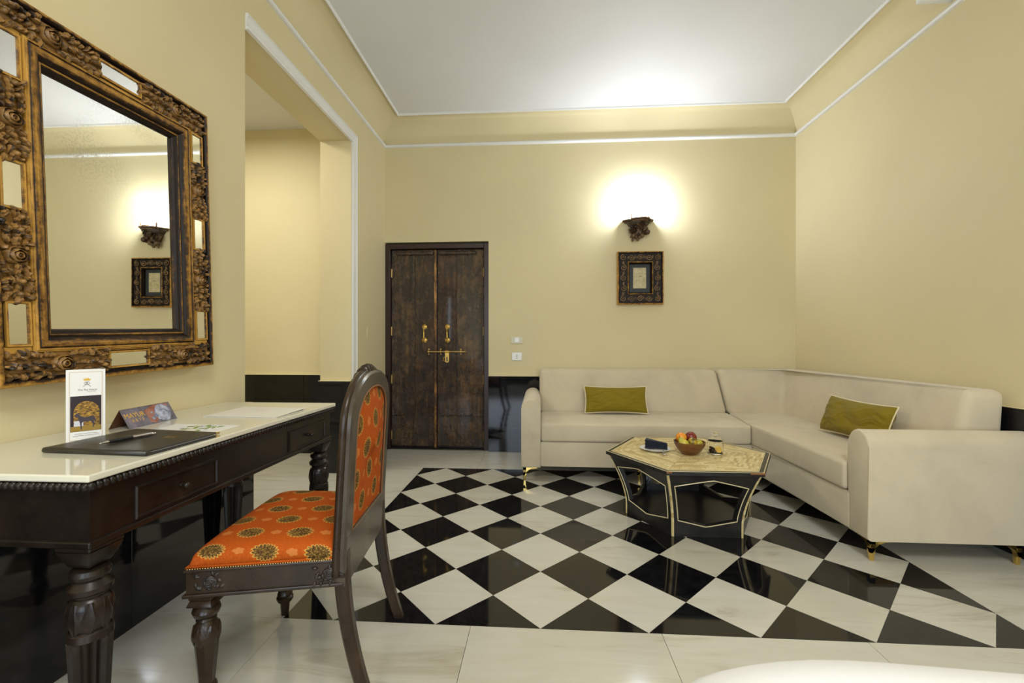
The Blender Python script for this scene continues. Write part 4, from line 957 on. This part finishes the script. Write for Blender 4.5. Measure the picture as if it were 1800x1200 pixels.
tube(b, [(x, y, ZR1+.004) for x, y in e]+[], .0045, 8, True); link('seat_piping', b, M['orange_seat'], st, True)
b = nb(); 
for k in range(60):
    t = (k+.5)/60; ell(b, (-.03+(FXc+.03)*t, -(RH+.001+(FH-RH)*t), ZR1+.0005), (.003, .0015, .0018), None, 6, 4)
tag(link('brass_studs', b, M['oldbrass'], ch), None, None, None, 'stuff')
# carved corner ornaments on the side rails and front
rcv = random.Random(21)
def orn(bm, cx, cz, w_, h_, T_):
    t = nb()
    rose(t, cx, cz, h_*.30, .009); 
    for k in range(16): leaf(t, cx+rcv.uniform(-.46, .34)*w_, cz+rcv.uniform(-.40, .30)*h_, rcv.uniform(0, 6.28), rcv.uniform(.013, .024), rcv.uniform(.007, .012), .007, .001, rcv.uniform(-1, 1))
    bmesh.ops.transform(t, matrix=T_, verts=t.verts); me = bpy.data.meshes.new('t'); t.to_mesh(me); t.free(); bm.from_mesh(me); bpy.data.meshes.remove(me)
ang = math.atan2(FH-RH, -FXc)
for s in (-1, 1):
    for t_ in (.10, .86):
        b = nb(); x = FXc*t_; y = RH+(FH-RH)*t_
        Tn = Matrix.Translation((x, s*(y-.004), (ZR0+ZR1)/2)) @ Matrix.Rotation((ang if s < 0 else -ang), 4, 'Z') @ (TB if s < 0 else Matrix(((-1,0,0,0),(0,0,1,0),(0,1,0,0),(0,0,0,1))))
        orn(b, 0, 0, .095, .062, Tn); link('carved_ornament', b, M['carveblack'], ch, True)
# back frame: arch in (y,z) with lean
def lean(z): return .0+.030*max(0, (z-.45))/.55
def archpts(hw, z0, z1, n=14, ztop_start=None):
    zs = z1-hw*.72 if ztop_start is None else ztop_start
    pts = [(-hw, z0), (-hw, (z0+zs)/2)]; 
    for k in range(n+1): a = PI-PI*k/n; pts.append((hw*math.copysign(abs(math.cos(a))**.86, math.cos(a)), zs+(z1-zs)*math.sin(a)**.86))
    pts += [(hw, (z0+zs)/2), (hw, z0)]; return pts
def resample(pts, n):
    P = [Vector(p) for p in pts]; d = [0]
    for i in range(1, len(P)): d.append(d[-1]+(P[i]-P[i-1]).length)
    out = []
    for k in range(n):
        t = d[-1]*k/(n-1); i = max(j for j in range(len(d)) if d[j] <= t+1e-9); i = min(i, len(P)-2); f_ = (t-d[i])/(d[i+1]-d[i]); out.append(P[i].lerp(P[i+1], f_))
    return out
HB, ZB0, ZB1 = RH+.002, .40, 1.003
HI, ZI0, ZI1 = .176, .507, .945
out_l = resample(archpts(HB, ZB0, ZB1, 20), 64); in_l = resample(archpts(HI, ZI0, ZI1, 20), 64)
b = nb(); lay_ = []
for du, x_off, ins in ((0, -.030, .0), (0, -.004, .0), (0, .002, .008), (1, .002, -.008), (1, -.004, .0), (1, -.030, .0)):
    src = out_l if du == 0 else in_l; row = []
    other = in_l if du == 0 else out_l
    for p, q in zip(src, other):
        dd = (q-p).normalized() if (q-p).length > 0 else Vector((0, 0)); pp = p+dd*abs(ins)
        row.append(b.verts.new((x_off+lean(pp.y), pp.x, pp.y)))
    lay_.append(row)
n = 64; m = len(lay_)
for r_ in range(m):
    a_, c_ = lay_[r_], lay_[(r_+1) % m]
    for i in range(n-1): b.faces.new((a_[i], a_[i+1], c_[i+1], c_[i]))
for i in (0, n-1): b.faces.new([lay_[r_][i] for r_ in range(m)])
link('back_frame', b, M['backwood'], ch, True, None, .5)
b = nb(); box(b, -.030, .003, -HB+.004, HB-.004, ZR1-.085, ZI0+.004, .003, 1)
for v_ in b.verts: v_.co.x += lean(v_.co.z)
link('lower_back_rail', b, M['backwood'], ch)
# ribbed front bead of the frame (seen at the left edge)
b = nb(); tube(b, [(-.026+lean(p.y), p.x*.985, p.y-.004) for p in out_l], .013, 8); link('front_bead', b, M['cwood'], ch, True)
# upholstered back panel both faces
for nm, sx, x_c in (('back_upholstery', 1, -.006), ('front_upholstery', -1, -.024)):
    b = nb(); cz = (ZI0+ZI1)/2; rows = []
    ring = resample(archpts(HI+.003, ZI0-.003, ZI1+.003, 20), 63); ring = ring + resample([ring[-1], ring[0]], 14)[1:-1]
    for m_ in range(7):
        u = m_/6; rows.append([b.verts.new((x_c+lean(p.y)+sx*.012*(1-(1-u)**2.6), p.x*(1-u*.98), cz+(p.y-cz)*(1-u*.98))) for p in ring])
    nn = len(ring)
    for m_ in range(6):
        for i in range(nn): b.faces.new((rows[m_][i], rows[m_][(i+1) % nn], rows[m_+1][(i+1) % nn], rows[m_+1][i]))
    b.faces.new(rows[-1]); pu_ = link(nm, b, M['orange_back'], ch, True)
    b = nb(); tube(b, [(x_c+lean(p.y)+sx*.0065, p.x*.992, cz+(p.y-cz)*.996) for p in ring], .0032, 6, True); link('gimp_trim', b, M['copper'], pu_, True)
# crest: fluted fan on top at the front
b = nb()
for k in range(13):
    a = PI*(.18+.64*k/12); hh = .052*(1 if k != 6 else 1.05); cx_, cz_ = .185*math.cos(a), ZB1-.165+.165*math.sin(a)
    T_ = Matrix.Translation((-.030+lean(cz_), -cx_, cz_)) @ Matrix.Rotation(-(a-PI/2)*-1*.9, 4, 'X')
    t = nb(); ell(t, (0, 0, 0), (.020, .0125, .024), None, 10, 6); join(b, t, T_)
link('crest', b, M['cwood'], ch, True)
# rear sabre legs
def sabre(s):
    b = nb(); st_ = []
    for k in range(11):
        t = k/10; z = (ZR1+.02)*(1-t); off = .080*t**2.0; w_ = .0185-.003*t; d_ = .026-.004*t; xm = -.016+off
        st_.append([b.verts.new((xm+dx*d_*.85, s*(RH-.020)+dy*w_, z)) for dx, dy in ((-1,-.7),(-.7,-1),(.7,-1),(1,-.7),(1,.7),(.7,1),(-.7,1),(-1,.7))])
    for k in range(10):
        for i in range(8): b.faces.new((st_[k][i], st_[k][(i+1) % 8], st_[k+1][(i+1) % 8], st_[k+1][i]))
    b.faces.new(st_[0]); b.faces.new(st_[-1]); return b
for s in (-1, 1): link('rear_leg', sabre(s), M['cwood'], ch)
def front_leg():
    b = nb(); H = ZR0
    prism(b, [(-.032,-.032),(.032,-.032),(.032,.032),(-.032,.032)], H-.012, H, .002, 1); prism(b, [(-.038,-.038),(.038,-.038),(.038,.038),(-.038,.038)], H-.030, H-.012, .004, 2, top=[(-.030,-.030),(.030,-.030),(.030,.030),(-.030,.030)])
    lathe(b, [(.022, H-.082), (.027, H-.078), (.024, H-.072), (.033, H-.064), (.037, H-.052), (.034, H-.042), (.026, H-.034), (.024, H-.030)], 28)
    lathe(b, [(.026, H-.150), (.032, H-.135), (.034, H-.115), (.032, H-.098), (.026, H-.086), (.022, H-.080)], 28)
    for k in range(6):
        a = 2*PI*k/6; t = nb(); leaf(t, 0, 0, -PI/2, .062, .036, .010, 0, 0, 2); bmesh.ops.transform(t, matrix=Matrix.Translation((0, 0, H-.092)) @ Matrix.Rotation(a, 4, 'Z') @ Matrix.Translation((0, -.029, 0)) @ TB, verts=t.verts)
        me = bpy.data.meshes.new('t'); t.to_mesh(me); t.free(); b.from_mesh(me); bpy.data.meshes.remove(me)
    o8 = lambda r: [(r*math.cos(PI/8+PI/4*k), r*math.sin(PI/8+PI/4*k)) for k in range(8)]
    prism(b, o8(.021), .098, H-.135, 0, 1, top=o8(.033))
    lathe(b, [(.018, .052), (.026, .055), (.031, .064), (.031, .072), (.025, .078), (.028, .084), (.026, .092), (.021, .100)], 28)
    prism(b, o8(.014), 0, .054, 0, 1, top=o8(.018)); return b
fl0 = link('front_leg', front_leg(), M['cwood'], ch, True, None, .6); fl0.location = (FXc+.035, -FH+.036, 0)
o = fl0.copy(); COL.objects.link(o); o.location = (FXc+.035, FH-.036, 0)

# ================================================================== WHITE CHAIR in the near right corner
ac = empty('white_chair', (.415, .12, 0)); tag(ac, 'white upholstered chair whose rounded back shows at the bottom right, nearest the camera', 'chair')
b = nb(); cr = [(-.285, .06), (-.285, .18), (-.275, .25), (-.245, .295), (-.14, .322), (0, .318), (.14, .305), (.235, .27), (.285, .20), (.295, .12), (.295, .04)]
P_ = [Vector(p) for p in cr]; pts = []
for k in range(len(P_)-1):
    for q in range(4):
        p0, p1, p2, p3 = P_[max(k-1, 0)], P_[k], P_[k+1], P_[min(k+2, len(P_)-1)]; t = q/4
        pts.append(.5*((2*p1)+(p2-p0)*t+(2*p0-5*p1+4*p2-p3)*t*t+(3*p1-p0-3*p2+p3)*t**3))
pts.append(P_[-1]); prev = None
for k, p in enumerate(pts):
    tg = (pts[min(k+1, len(pts)-1)]-pts[max(k-1, 0)]).normalized(); nr = Vector((-tg.y, tg.x)); e = min(k, len(pts)-1-k); f_ = math.sin(PI/2*min(1, (e+.3)/3.5)); ring = []
    for a in range(24):
        an = 2*PI*a/24; cx_ = math.copysign(abs(math.cos(an))**.6, math.cos(an))*.048*f_; cz_ = math.copysign(abs(math.sin(an))**.35, math.sin(an))*.235
        ring.append(b.verts.new((p.x+nr.x*cx_, p.y+nr.y*cx_, .548+cz_*(.86+.14*f_))))
    if prev:
        for a in range(24): b.faces.new((prev[a], prev[(a+1) % 24], ring[(a+1) % 24], ring[a]))
    else: b.faces.new(ring)
    prev = ring
b.faces.new(prev); link('backrest', b, M['whitefab'], ac, True)
b = nb(); box(b, -.235, .245, -.38, .262, .30, .44, .04, 4); link('seat_cushion', b, M['whitefab'], ac, True, None, .9)
b = nb(); box(b, -.26, .27, -.36, .265, .13, .308, .02, 3); link('base', b, M['whitefab'], ac, True, None, .9)
for x in (-.22, .23):
    for y in (-.32, .17): b = nb(); lathe(b, [(.012, 0), (.022, .132)], 14, (x, y, 0)); link('leg', b, M['dwood'], ac, True)
